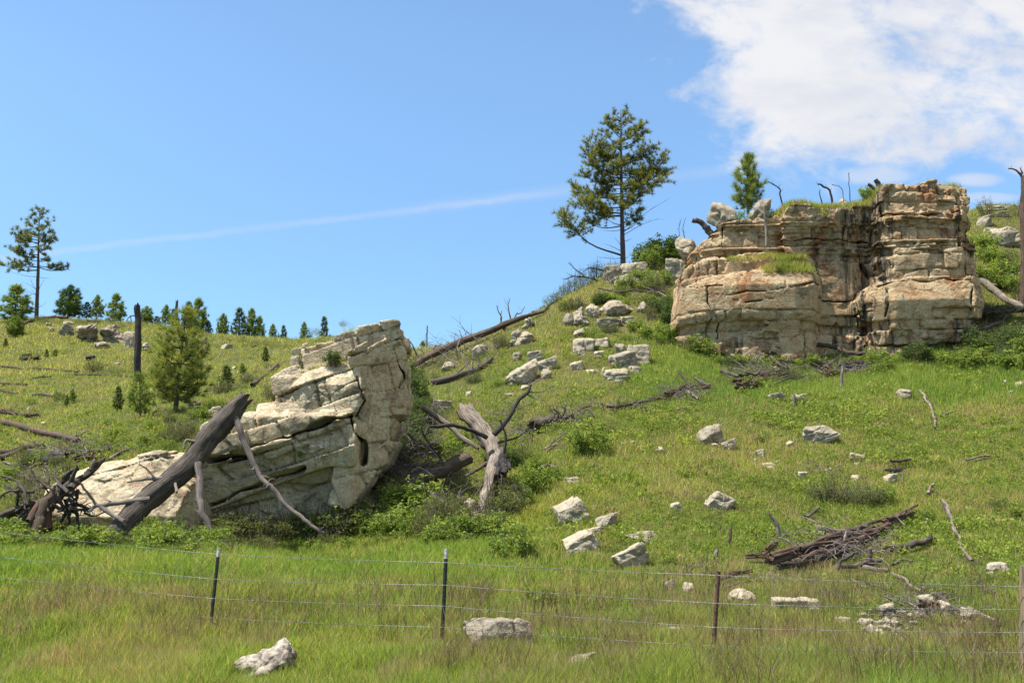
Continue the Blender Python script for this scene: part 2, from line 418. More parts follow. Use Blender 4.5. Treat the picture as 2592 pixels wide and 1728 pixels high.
_Q = np.hstack([np.ones((len(CT), 1)), _P])
_S = np.linalg.solve(np.block([[_A, _Q], [_Q.T, np.zeros((3, 3))]]), np.concatenate([CT[:, 2], np.zeros(3)]))


def terrain_exact(x, y):
    yc = np.maximum(y, 3.0); a = np.clip(x / yc, -1.5, 1.5) * KA; b = np.log(yc)
    z = _S[-3] + _S[-2] * a + _S[-1] * b
    for i in range(len(_P)): z = z + _S[i] * _phi((a - _P[i, 0]) ** 2 + (b - _P[i, 1]) ** 2)
    q = xy3(x, y); amp = np.clip((yc - 6) / 40, 0.15, 1.4)
    z = z + amp * (0.16 * vn(q.reshape(-1, 3), 0.13, 1).reshape(z.shape) + 0.10 * vn(q.reshape(-1, 3), 0.45, 2).reshape(z.shape) + 0.045 * vn(q.reshape(-1, 3), 1.5, 3).reshape(z.shape))
    return z

NT_, NS_ = 460, 620
_tb = np.linspace(math.log(25 - 12), math.log(25 + 420), NT_)
_sb = np.linspace(-1.45, 1.45, NS_)
_Y = np.repeat((np.exp(_tb) - 25)[:, None], NS_, 1); _X = _sb[None] * (_Y + 25)
_Z = terrain_exact(_X, _Y)


def gz(x, y):
    x = np.asarray(x, float); y = np.asarray(y, float)
    t = (np.log(np.maximum(y + 25, 13)) - _tb[0]) / (_tb[1] - _tb[0]); s = (x / (y + 25) - _sb[0]) / (_sb[1] - _sb[0])
    t = np.clip(t, 0, NT_ - 1.001); s = np.clip(s, 0, NS_ - 1.001); i = t.astype(int); j = s.astype(int); ft = t - i; fs = s - j
    return (_Z[i, j] * (1 - fs) + _Z[i, j + 1] * fs) * (1 - ft) + (_Z[i + 1, j] * (1 - fs) + _Z[i + 1, j + 1] * fs) * ft

_i = np.arange(NT_ - 1)[:, None] * NS_; _j = np.arange(NS_ - 1)
_f = np.stack([_i + _j, _i + _j + 1, _i + NS_ + _j + 1, _i + NS_ + _j], -1).reshape(-1, 4)
ground = mk('ground', np.stack([_X, _Y, _Z], -1).reshape(-1, 3), _f, M['ground'], smooth=True, kind='structure')


def hits(U, V, d0=6.0, d1=130.0):
    """march camera rays to the hillside: returns D (nan where they miss)"""
    U = np.asarray(U, float); V = np.asarray(V, float)
    a = (U - 1296) / F; b = (864 - V) / F; cp, sp = math.cos(PITCH), math.sin(PITCH)
    y = cp - b * sp; rx = a / y; rz = (sp + b * cp) / y
    D = np.full(U.shape, np.nan); live = np.ones(U.shape, bool); prev = np.full(U.shape, d0)
    for d in np.exp(np.linspace(math.log(d0), math.log(d1), 520)):
        idx = np.where(live)[0]
        if not len(idx): break
        h = EYE + rz[idx] * d <= gz(rx[idx] * d, d)
        k = idx[h]; D[k] = (d + prev[k]) / 2; live[k] = False; prev[:] = d
    return D


def hit(U, V):
    D = float(hits(np.array([float(U)]), np.array([float(V)]))[0])
    if math.isnan(D):                      # just above the skyline: stand it on the crest
        vs = V + np.arange(2, 90, 2.0); Ds = hits(np.full(vs.shape, float(U)), vs); D = float(Ds[~np.isnan(Ds)][0])
    p = at(U, V, D); p[2] = gz(p[0], p[1])
    return p

# ------------------------------------------------------------------ big rock outcrops from signed distance fields
import openvdb


def poly_sd(P, x, z):
    """signed distance to polygon P (k,2), negative inside; x,z arrays"""
    d = np.full(x.shape, 1e9); s = np.ones(x.shape)
    n = len(P)
    for i in range(n):
        a = P[i]; b = P[i - 1]; e = b - a
        wx = x - a[0]; wz = z - a[1]
        t = np.clip((wx * e[0] + wz * e[1]) / (e @ e), 0, 1)
        d = np.minimum(d, (wx - e[0] * t) ** 2 + (wz - e[1] * t) ** 2)
        c1 = z >= a[1]; c2 = z < b[1]; c3 = e[0] * wz > e[1] * wx
        s = np.where((c1 & c2 & c3) | (~c1 & ~c2 & ~c3), -s, s)
    return s * np.sqrt(d)


def line_d(P, x, z):
    d = np.full(x.shape, 1e9)
    for a, b in zip(P[:-1], P[1:]):
        e = b - a; wx = x - a[0]; wz = z - a[1]
        t = np.clip((wx * e[0] + wz * e[1]) / (e @ e + 1e-9), 0, 1)
        d = np.minimum(d, (wx - e[0] * t) ** 2 + (wz - e[1] * t) ** 2)
    return np.sqrt(d)


def smax(a, b, k): h = np.clip(0.5 + 0.5 * (a - b) / k, 0, 1); return b + (a - b) * h + k * h * (1 - h)
def smin(a, b, k): return -smax(-a, -b, k)


def rock_sdf(name, D0, conv, comps, cracks, tilt, layers, bw, amp, voxel, mat, seed=0, groove=0.09, noise=(0.10, 0.045), rnd=0.12, kun=0.15, depth_w=1.6, micro=0.0, fac=1.0):
    """comps: (polygon px, y-offset front, {'fx': [(px, off)], 'fz': [(px, off)]}, thickness); conv: px -> photo px"""
    def w(p):
        q = at(*conv(*p), D0); return q[0], q[2]
    polys = [np.array([w(p) for p in c[0]]) for c in comps]
    allp = np.vstack(polys); lo = allp.min(0) - 0.45; hi = allp.max(0) + 0.45
    ylo = min(D0 + c[1] + min([0] + [q[1] for q in c[2].get('fx', [])]) + min([0] + [q[1] for q in c[2].get('fz', [])]) for c in comps) - 0.6
    yhi = max(D0 + c[1] + c[3] for c in comps) + 0.5
    xs = np.arange(lo[0], hi[0], voxel); zs = np.arange(lo[1], hi[1], voxel); ys = np.arange(ylo, yhi, voxel)
    X2, Z2 = np.meshgrid(xs, zs, indexing='ij')
    sd = None
    Yb = ys[None, :, None].astype(np.float32)
    for P, c in zip(polys, comps):
        s2 = poly_sd(P, X2, Z2).astype(np.float32)
        yf = np.full(X2.shape, D0 + c[1])
        if 'fx' in c[2]:
            k_ = sorted((w((px, 500))[0], o) for px, o in c[2]['fx']); yf = yf + np.interp(X2, [q[0] for q in k_], [q[1] for q in k_])
        if 'fz' in c[2]:
            k_ = sorted((w((500, pz))[1], o) for pz, o in c[2]['fz']); yf = yf + np.interp(Z2, [q[0] for q in k_], [q[1] for q in k_])
        if sd is None: sd = np.full((len(xs), len(ys), len(zs)), 1.0, np.float32)
        mx = np.where((s2 < 0.7).any(1))[0]; mz = np.where((s2 < 0.7).any(0))[0]
        sx_ = slice(mx[0], mx[-1] + 1); sz_ = slice(mz[0], mz[-1] + 1)
        f = smax(s2[sx_, None, sz_], yf[sx_, None, sz_].astype(np.float32) - Yb, np.float32(rnd))
        f = np.maximum(f, Yb - np.float32(D0 + c[1] + c[3]))
        sd[sx_, :, sz_] = smin(sd[sx_, :, sz_], f, np.float32(kun))
    band = np.abs(sd) < 0.42
    ii, jj, kk = np.where(band)
    p = np.stack([xs[ii], ys[jj], zs[kk]], -1); b = sd[band].astype(np.float64) - 0.08
    r = np.random.default_rng(seed)
    # strata coordinates, slightly warped
    wob = fbm(p, 0.45, seed, 2) * 0.09 + vn(p, 2.2, seed + 5) * 0.022
    ca, sa = math.cos(tilt), math.sin(tilt)
    c = (p[:, 2] - zs[0]) * ca - (p[:, 0] - xs[0]) * sa + wob
    a = (p[:, 0] - xs[0]) * ca + (p[:, 2] - zs[0]) * sa + fbm(p, 0.9, seed + 9, 3) * 0.2
    yy = p[:, 1] + fbm(p, 0.6, seed + 3, 2) * 0.15
    cmin, cmax = c.min(), c.max(); bounds = [cmin - 0.5]
    while bounds[-1] < cmax + 0.5:
        t_, wt = layers[r.integers(len(layers))]; bounds.append(bounds[-1] + t_ * (0.7 + 0.6 * r.random()))
        if wt and r.random() < wt:
            for _ in range(r.integers(2, 5)): bounds.append(bounds[-1] + 0.06 + 0.09 * r.random())
    bounds = np.array(bounds); li = np.clip(np.searchsorted(bounds, c) - 1, 0, len(bounds) - 2)
    th = bounds[li + 1] - bounds[li]
    dl = np.minimum(c - bounds[li], bounds[li + 1] - c)
    loff = (r.random(len(bounds)) - 0.5) * amp * 1.3
    wl = bw[0] + (bw[1] - bw[0]) * r.random(len(bounds)); wl = wl * np.clip((np.append(np.diff(bounds), 1) / 0.4), 0.45, 1.2)
    ph = r.random(len(bounds)) * 10
    ua = a / wl[li] + ph[li]; cell = np.floor(ua).astype(int); fr = ua - cell
    J = r.random((4096,)) * 0.6 - 0.3
    def jit(l, k_): return J[(l * 131 + k_ * 17) & 4095]
    e0 = jit(li, cell); e1 = 1 + jit(li, cell + 1)
    left = fr < e0; right = fr > e1
    cell = cell - left + right
    fr = ua - cell; e0 = jit(li, cell); e1 = 1 + jit(li, cell + 1)
    da = np.minimum(np.abs(fr - e0), np.abs(e1 - fr)) * wl[li]
    uy = yy / depth_w + ph[li] * 1.7 + J[(li * 7) & 4095]; cy = np.floor(uy).astype(int); dy = np.minimum(uy - cy, 1 - uy + cy) * depth_w
    R2 = r.random(8192) - 0.5
    bo = R2[(li * 311 + cell * 53 + cy * 29) & 8191]
    crackw = R2[(li * 91 + cell * 7 + 3) & 8191] + 0.5
    bo = np.sign(bo) * np.abs(bo * 2) ** 2.2 * 0.5
    seam = np.clip(0.55 + 1.1 * vn(np.stack([a * 0.55, yy * 0.4, li * 3.7], -1), 1.0, seed + 30), 0.05, 1.3)
    seamv = np.clip(0.6 + 1.3 * vn(np.stack([cell * 2.3, yy * 0.4, c * 0.6], -1), 1.0, seed + 31), 0.0, 1.3)
    off = loff[li] * 0.8 + bo * amp * 1.7 * np.clip(th / 0.3, 0.4, 1)
    gl = np.exp(-(dl / 0.032) ** 1.3) * groove * 1.25 * seam
    ga = np.exp(-(da / 0.03) ** 1.3) * groove * 1.25 * seamv * np.clip(th / 0.25, 0.2, 1)
    gy = np.exp(-(dy / 0.04) ** 1.2) * groove * 0.7
    rl = 0.2 * amp * np.exp(-np.minimum(np.minimum(dl * 1.5 + 0.05 * (1 - np.minimum(seam, 1)), da), dy) / 0.075)
    d = b - off + gl + ga + gy + rl
    near_ = np.abs(d) < 0.3; P_all, d_all = p, d; p = p[near_]; d = d[near_]
    for fs_, fk in ((0.85, 0.30), (2.1, 0.22)):                     # chipped facets: a tilted plane per Voronoi cell
        q = p * fs_ * np.array([1, 1, 1.35]) + fbm(p, 1.2, seed + 40, 2)[:, None] * 0.12
        g0 = np.floor(q - 0.5); best = np.full(len(q), 9.0); nrm = np.zeros_like(q); loc = np.zeros_like(q); bv = np.zeros(len(q))
        for ox in (0, 1):
            for oy in (0, 1):
                for oz in (0, 1):
                    gc = g0 + np.array([ox, oy, oz]); I = (gc.astype(np.int64) + 640) & 63
                    rj = np.stack([_L[t_, I[:, 0], I[:, 1], I[:, 2]] for t_ in range(3)], -1)
                    df = q - gc - rj; dd = (df * df).sum(-1); m_ = dd < best
                    best[m_] = dd[m_]; loc[m_] = df[m_]
                    nrm[m_] = rj[m_][:, [1, 2, 0]] - 0.5; bv[m_] = _L[3, I[m_, 0], I[m_, 1], I[m_, 2]] - 0.5
        d = d + ((loc * nrm).sum(-1) * fk + bv * fk * 0.22) * (0.7 / fs_) * fac
    d_all[near_] = d; p, d = P_all, d_all
    d = d + noise[0] * vn(p, 0.6, seed + 11) * 0.8 + noise[0] * vn(p, 1.7, seed + 12) * 0.35
    d = d + noise[1] * vn(p, 4.5, seed + 13, False) + noise[1] * 0.6 * vn(p, 10.0, seed + 14, False)
    if micro:
        ms = np.clip(vn(p, 0.5, seed + 33) * 2.2 + 0.2, 0, 1)
        q = np.stack([a * 0.6, yy * 0.6, c * 7], -1); d = d + micro * (0.35 + 1.5 * ms) * vn(q, 1.0, seed + 15)
    px, pz = p[:, 0], p[:, 2]
    wx = px + vn(p, 1.6, seed + 20) * 0.09 + vn(p, 5.0, seed + 23, False) * 0.04; wz = pz + vn(p, 1.6, seed + 21) * 0.09 + vn(p, 5.0, seed + 24, False) * 0.04
    for pts, wd, dep in cracks:
        P = np.array([w(q) for q in pts]); ld = line_d(P, wx, wz)
        wloc = wd * (0.25 + 1.1 * np.clip(vn(p, 1.6, seed + 22) * 1.3 + 0.45, 0, 1))
        cut = np.maximum(ld - wloc, -(b + dep))          # only down to dep below the surface
        d = smax(d, -cut, 0.03)
    d = np.maximum(d, b - 0.045)
    sd[band] = d.astype(np.float32)
    sd[0], sd[-1], sd[:, 0], sd[:, -1], sd[:, :, 0], sd[:, :, -1] = 1, 1, 1, 1, 1, 1
    g = openvdb.FloatGrid(1.0); g.copyFromArray(np.ascontiguousarray(sd))
    P, T, Q = g.convertToPolygons(isovalue=0.0, adaptivity=0.0)
    P = P * voxel + np.array([xs[0], ys[0], zs[0]])
    org = np.array([P[:, 0].mean(), P[:, 1].min(), gz(P[:, 0].mean(), P[:, 1].min())])
    # throw away faces that are buried well below the ground
    keep = lambda f: f[(P[f].mean(1)[:, 2] > gz(P[f].mean(1)[:, 0], P[f].mean(1)[:, 1]) - 0.5)]
    Q = keep(Q); used = np.zeros(len(P), bool); used[Q.ravel()] = True
    remap = np.cumsum(used) - 1; Q = remap[Q]; P = P[used]
    o = mk(name, P - org, Q.astype(np.int32), mat, smooth=True); o.location = org
    return o


def cv3(x, y): return 480 + x / 2.45, 760 + y / 2.45
def cvb(x, y): return 1680 + x / 2.579, 380 + y / 2.579
def cv2(x, y): return x / 3.267, 940 + y / 3.267

lean = rock_sdf('leaning_rock_outcrop', 23.5, cv3, [
    ([(596, 330), (605, 285), (650, 252), (740, 250), (880, 205), (1000, 170), (1015, 134), (1080, 127), (1150, 110), (1240, 92), (1250, 190), (1170, 260), (1000, 330), (840, 375), (700, 400), (606, 400)], 0.95, {'fx': [(610, 0.1), (1000, 0), (1270, 0.4)]}, 2.8),
    ([(1000, 330), (1100, 250), (1240, 190), (1268, 250), (1295, 365), (1285, 480), (1255, 520), (1252, 680), (1205, 800), (1145, 900), (1120, 1000), (1060, 1120), (960, 1260), (880, 1250), (980, 700), (1040, 560), (1020, 420)], 0.25,
     {'fx': [(980, 0), (1100, 0.55), (1350, 1.7)]}, 2.4),
    ([(490, 460), (560, 420), (640, 395), (840, 370), (1010, 330), (1035, 480), (1050, 600), (1000, 700), (850, 740), (620, 690), (520, 640)], 0.75, {'fz': [(340, 0.35), (460, 0)]}, 2.4),
    ([(575, 600), (640, 520), (700, 460), (880, 395), (980, 415), (1030, 480), (1052, 600), (990, 700), (820, 730), (600, 680)], 0.15, {'fx': [(575, 0.5), (700, 0.1), (1050, 0.0)], 'fz': [(400, 0.4), (520, 0)]}, 2.4),
    ([(60, 770), (110, 740), (210, 705), (370, 655), (540, 628), (700, 660), (860, 690), (1000, 650), (990, 702), (830, 742), (600, 850), (420, 900), (320, 950), (140, 990), (60, 900)], -0.05, {'fz': [(620, 0.55), (720, 0)]}, 3.0),
    ([(-20, 1000), (140, 985), (320, 950), (420, 900), (640, 835), (830, 742), (985, 705), (1005, 780), (990, 1000), (860, 995), (640, 1060), (430, 1140), (120, 1260), (-20, 1290)], 0.0, {'fz': [(760, 0.1), (900, 0.0), (1250, 0.5)]}, 3.0),
    ([(-40, 1290), (120, 1260), (430, 1140), (640, 1060), (860, 990), (990, 1000), (1055, 1080), (990, 1240), (940, 1420), (600, 1560), (300, 1620), (-40, 1620)], 0.55, {'fz': [(1050, 0.0), (1500, 0.9)]}, 2.8),
    ([(100, 800), (600, 680), (1000, 480), (1250, 300), (1290, 500), (1250, 760), (1150, 980), (950, 1200), (900, 1560), (0, 1600), (0, 1000)], 0.75, {'fx': [(0, 0), (1000, 0), (1300, 1.2)]}, 2.0),
], [
    ([(120, 990), (320, 952), (420, 902), (600, 852), (700, 805), (830, 744), (1000, 700)], 0.075, 0.6),
    ([(0, 1290), (120, 1262), (250, 1217), (430, 1142), (640, 1062), (720, 1020)], 0.075, 0.5),
    ([(610, 388), (700, 390), (840, 370), (1000, 330), (1110, 255), (1275, 180)], 0.035, 0.3),
    ([(700, 620), (770, 560), (860, 580), (940, 540), (1025, 498)], 0.03, 0.2),
    ([(985, 690), (1005, 790), (1045, 850), (1040, 985)], 0.06, 0.4),
    ([(1205, 240), (1240, 350), (1265, 410), (1230, 500)], 0.035, 0.25), ([(1030, 470), (1060, 600), (1010, 700)], 0.03, 0.2),
  ([(700, 870), (860, 820), (960, 830)], 0.03, 0.2), ([(860, 870), (850, 950)], 0.02, 0.15),
], math.radians(17), [(0.24, 0.25), (0.42, 0.2), (0.7, 0), (0.34, 0)], (0.4, 1.25), 0.20, 0.028, M['lean'], 3, 0.075, (0.025, 0.035), 0.04, 0.03, 1.3, 0.012, 0.75)
tag(lean, 'big pale limestone outcrop tilted up to the right, the grey log leaning on it', 'rock outcrop')

slab = rock_sdf('tilted_boulder', 22.6, cv2, [
    ([(330, 1000), (430, 880), (600, 800), (800, 745), (1000, 690), (1100, 665), (1330, 650), (1425, 750), (1420, 830), (1500, 950), (1560, 1200), (1500, 1420), (900, 1460), (560, 1420), (490, 1250), (330, 1150)], 0.0,
     {'fz': [(650, 1.5), (850, 0.85), (1000, 0.35), (1200, 0.0), (1400, 0.1)]}, 3.0),
], [([(560, 1030), (800, 1000), (1100, 900), (1330, 870)], 0.02, 0.15), ([(700, 900), (900, 830), (1200, 760)], 0.02, 0.12)],
    math.radians(19), [(0.5, 0.1), (0.9, 0.0)], (1.5, 3.2), 0.10, 0.031, M['lean'], 11, 0.03, (0.14, 0.05), 0.3, 0.1, 2.6, 0.014, 1.2)
tag(slab, 'pale tilted boulder behind the root mass, left of the grey leaning log', 'boulder')

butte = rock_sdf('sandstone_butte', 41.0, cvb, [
    # pillar
    ([(1418, 275), (1440, 250), (1490, 226), (1580, 240), (1640, 238), (1700, 218), (1790, 208), (1900, 203), (1985, 208), (1992, 300), (1985, 380), (1950, 440), (1950, 700), (1420, 700)], -0.3, {'fx': [(1418, 0.25), (1560, 0.0), (1900, 0.05), (1990, 0.5)]}, 3.2),
    ([(1415, 420), (1950, 420), (2010, 480), (2040, 590), (2055, 680), (2060, 860), (2000, 900), (1390, 890), (1400, 760)], -0.45, {'fx': [(1400, 0.4), (1520, 0.0), (1900, 0.0), (1940, 0.35), (2060, 0.9)]}, 3.4),
    ([(1275, 985), (1310, 930), (1390, 878), (2055, 850), (2068, 930), (2050, 1050), (2000, 1180), (1945, 1250), (1590, 1275), (1360, 1240), (1340, 1130), (1290, 1050)], -0.85, {'fx': [(1275, 0.7), (1440, 0.15), (1700, -0.1), (1940, 0.0), (2068, 0.9)], 'fz': [(870, 0.3), (1000, 0), (1270, 0.35)]}, 3.4),
    ([(1340, 1200), (1940, 1200), (1945, 1420), (1340, 1420)], -0.3, {}, 3.0),
    # recess between pillar and left body
    ([(800, 400), (850, 350), (960, 342), (1180, 338), (1230, 356), (1420, 345), (1430, 900), (1390, 1400), (800, 1400)], 0.55, {'fz': [(340, -0.25), (560, 0.0), (600, 0.15), (1000, 0.05), (1400, -0.25)], 'fx': [(800, 0), (980, 0), (1150, 0.1), (1280, 0.2), (1370, 0.5), (1430, 0.5)]}, 3.4),
    # top tier of the left body
    ([(235, 640), (250, 590), (310, 530), (370, 495), (415, 455), (560, 430), (680, 412), (800, 396), (850, 350), (980, 345), (990, 640), (700, 660), (240, 680)], 0.75, {'fx': [(180, 1.2), (420, 0.25), (800, 0.0), (990, 0.0)]}, 2.8),
    # ledge tier
    ([(160, 840), (175, 760), (240, 700), (300, 640), (640, 635), (820, 645), (985, 640), (1010, 760), (1010, 900), (160, 900)], 0.1, {'fx': [(110, 1.3), (300, 0.4), (700, 0.0), (900, 0.1), (1010, 0.6)], 'fz': [(620, 0.9), (700, 0.0), (900, 0.1)]}, 3.0),
    # bulging lower body
    ([(118, 1200), (118, 1090), (132, 980), (150, 900), (260, 860), (380, 830), (600, 785), (780, 745), (940, 735), (1020, 790), (1020, 980), (1000, 1420), (560, 1430), (380, 1330), (180, 1250)], -0.75, {'fx': [(75, 1.5), (250, 0.6), (500, 0.1), (800, 0.0), (930, 0.2), (1020, 1.0)], 'fz': [(735, 1.0), (810, 0.3), (900, 0.0), (1080, 0.1), (1180, 0.45), (1400, 0.35)]}, 3.2),
    ([(300, 700), (900, 420), (1950, 400), (1950, 1400), (300, 1400)], 1.75, {}, 2.0),
], [
    ([(1905, 310), (1915, 470), (1900, 640)], 0.07, 0.7), ([(1842, 200), (1845, 300)], 0.05, 0.6), ([(1425, 300), (1418, 560), (1405, 760)], 0.05, 0.3),
    ([(1410, 430), (1640, 440), (1900, 425)], 0.03, 0.3), ([(1440, 690), (1700, 665), (1950, 650), (2040, 650)], 0.03, 0.3), ([(1380, 890), (1600, 880), (1960, 862)], 0.035, 0.3),
    ([(1423, 930), (1425, 1110)], 0.03, 0.3), ([(1960, 700), (1958, 900), (1955, 1060)], 0.035, 0.3), ([(1500, 1150), (1530, 1230)], 0.025, 0.2),
    ([(800, 560), (1000, 560), (1420, 575)], 0.05, 0.4), ([(1210, 350), (1215, 560)], 0.06, 0.4), ([(990, 460), (1000, 560)], 0.03, 0.3),
    ([(1010, 960), (1280, 965), (1310, 920)], 0.05, 0.35), ([(1350, 720), (1400, 800)], 0.13, 0.6), ([(1290, 1000), (1330, 1180), (1360, 1270)], 0.06, 0.5), ([(1150, 1110), (1140, 1240)], 0.10, 0.4),
    ([(268, 640), (262, 760), (240, 860)], 0.045, 0.35), ([(110, 890), (380, 900)], 0.04, 0.3), ([(285, 900), (270, 1000), (320, 1060), (280, 1200)], 0.035, 0.3), ([(360, 1130), (355, 1230)], 0.10, 0.5),
    ([(100, 1180), (300, 1170)], 0.03, 0.2), ([(330, 960), (700, 930), (1000, 880)], 0.03, 0.25), ([(520, 1020), (700, 985)], 0.03, 0.25), ([(560, 1240), (800, 1230), (1000, 1180)], 0.03, 0.25), ([(280, 520), (290, 640)], 0.03, 0.2), ([(415, 460), (420, 600)], 0.04, 0.25),
    ([(1345, 1275), (1600, 1285), (1940, 1262)], 0.04, 0.4),
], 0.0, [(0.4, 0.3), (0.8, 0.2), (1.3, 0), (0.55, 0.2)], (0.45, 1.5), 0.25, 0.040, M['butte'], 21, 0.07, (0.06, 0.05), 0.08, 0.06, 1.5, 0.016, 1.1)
tag(butte, 'large blocky tan sandstone butte with a pillar at its right end', 'rock formation')

# ------------------------------------------------------------------ boulders
import bmesh
from mathutils.bvhtree import BVHTree
_ico = {}
FOOT = []          # (x, y, radius) of things that keep the grass short round them
def ico(level):
    if level not in _ico:
        bm = bmesh.new(); bmesh.ops.create_icosphere(bm, subdivisions=level, radius=1)
        _ico[level] = (np.array([v.co[:] for v in bm.verts]), np.array([[v.index for v in f.verts] for f in bm.faces])); bm.free()
    return _ico[level]


def boulder_mesh(name, w, d, h, shape, mat, seed, level=4, lay=0.0, rough=1.0):
    V, Fc = ico(level); r = np.random.default_rng(seed)
    n = {'round': 26, 'block': 9, 'slab': 10, 'rough': 16}[shape]
    nr = r.normal(size=(n, 3)); nr /= np.linalg.norm(nr, axis=1)[:, None]
    dist = 0.72 + 0.28 * r.random(n)
    if shape == 'block':
        a = r.normal(size=(6, 3)) * 0.13 + np.array([[1, 0, 0], [-1, 0, 0], [0, 1, 0], [0, -1, 0], [0, 0, 1], [0, 0, -1]]); a /= np.linalg.norm(a, axis=1)[:, None]
        nr = np.vstack([nr, a]); dist = np.append(dist * 1.08, [0.72] * 6)
    if shape == 'slab':
        a = r.normal(size=(2, 3)) * 0.06 + np.array([[0, 0, 1], [0, 0, -1]]); a /= np.linalg.norm(a, axis=1)[:, None]
        nr = np.vstack([nr, a]); dist = np.append(dist, [0.62, 0.7])
    q = np.maximum(V @ nr.T, 1e-3) / dist
    R = 1 / (np.power((q ** 48).sum(1), 1 / 48))
    P = V * R[:, None]; P = P / np.abs(P).max(0)
    S = np.array([w, d, h]) / 2; m = (w * d * h) ** (1 / 3)
    P = P * S
    k = 1 / m
    nz = fbm(P, 1.5 * k, seed, 2) * 0.035 + vn(P, 5 * k, seed + 2, False) * 0.04 + vn(P, 11 * k, seed + 3, False) * 0.024 + vn(P, 24 * k, seed + 5, False) * 0.012
    if rough > 1.5: nz = nz + .10 * (np.abs(vn(P * np.array([1, 1, 1.6]), 2.6 * k, seed + 8)) - .3) + .05 * vn(P * np.array([.5, .5, 3.]), 3.5 * k, seed + 9, False)
    cr = np.abs(vn(P * np.array([1, 1, 1.8]), 1.6 * k, seed + 7)); nz = nz - 0.06 * np.exp(-(cr / 0.07) ** 2)
    if lay: nz = nz + lay * vn(P * np.array([.4, .4, 4.0]), 2.2 * k, seed + 4)
    P = P + V * (nz * m * rough)[:, None]
    return mk(name, P, Fc.astype(np.int32), mat, smooth=True)


def boulder(U, Vt, Vb, wpx, shape, mat, label, rot=0.0, group=None, dr=0.85, on=None, lay=0.0, rough=1.0, level=None, grow=1.06):
    seed = int(U * 3 + Vt) % 100000
    if on is None:
        g = hit(U, Vb); g = hit(U, Vb + (.11 if Vb > 1440 else .03) * F / g[1]); D = g[1]
    else: D = on; g = at(U, Vb, D)
    w = wpx * D / F * grow; top = at(U, Vt, D)[2]; h = (top - g[2]) * 1.0
    H = max(h * 1.3, w * 0.28); d = min(max(w * dr, H * 0.8), w * 1.1)
    lv = level or (6 if wpx > 70 else 5 if wpx > 34 else 4)
    FOOT.append((g[0], D + d * .2, w * .62))
    o = boulder_mesh('boulder' if wpx > 30 else 'stone', w, d, H, shape, M[mat], seed, lv, lay, rough)
    y = D + d * 0.30
    z = top - H / 2 + (y - D) * 0.05
    o.location = (g[0] * y / D, y, z); o.rotation_euler = (0, -rot, random.Random(seed).uniform(-0.25, 0.25))
    tag(o, label, 'boulder' if wpx > 30 else 'stone', group)
    return o

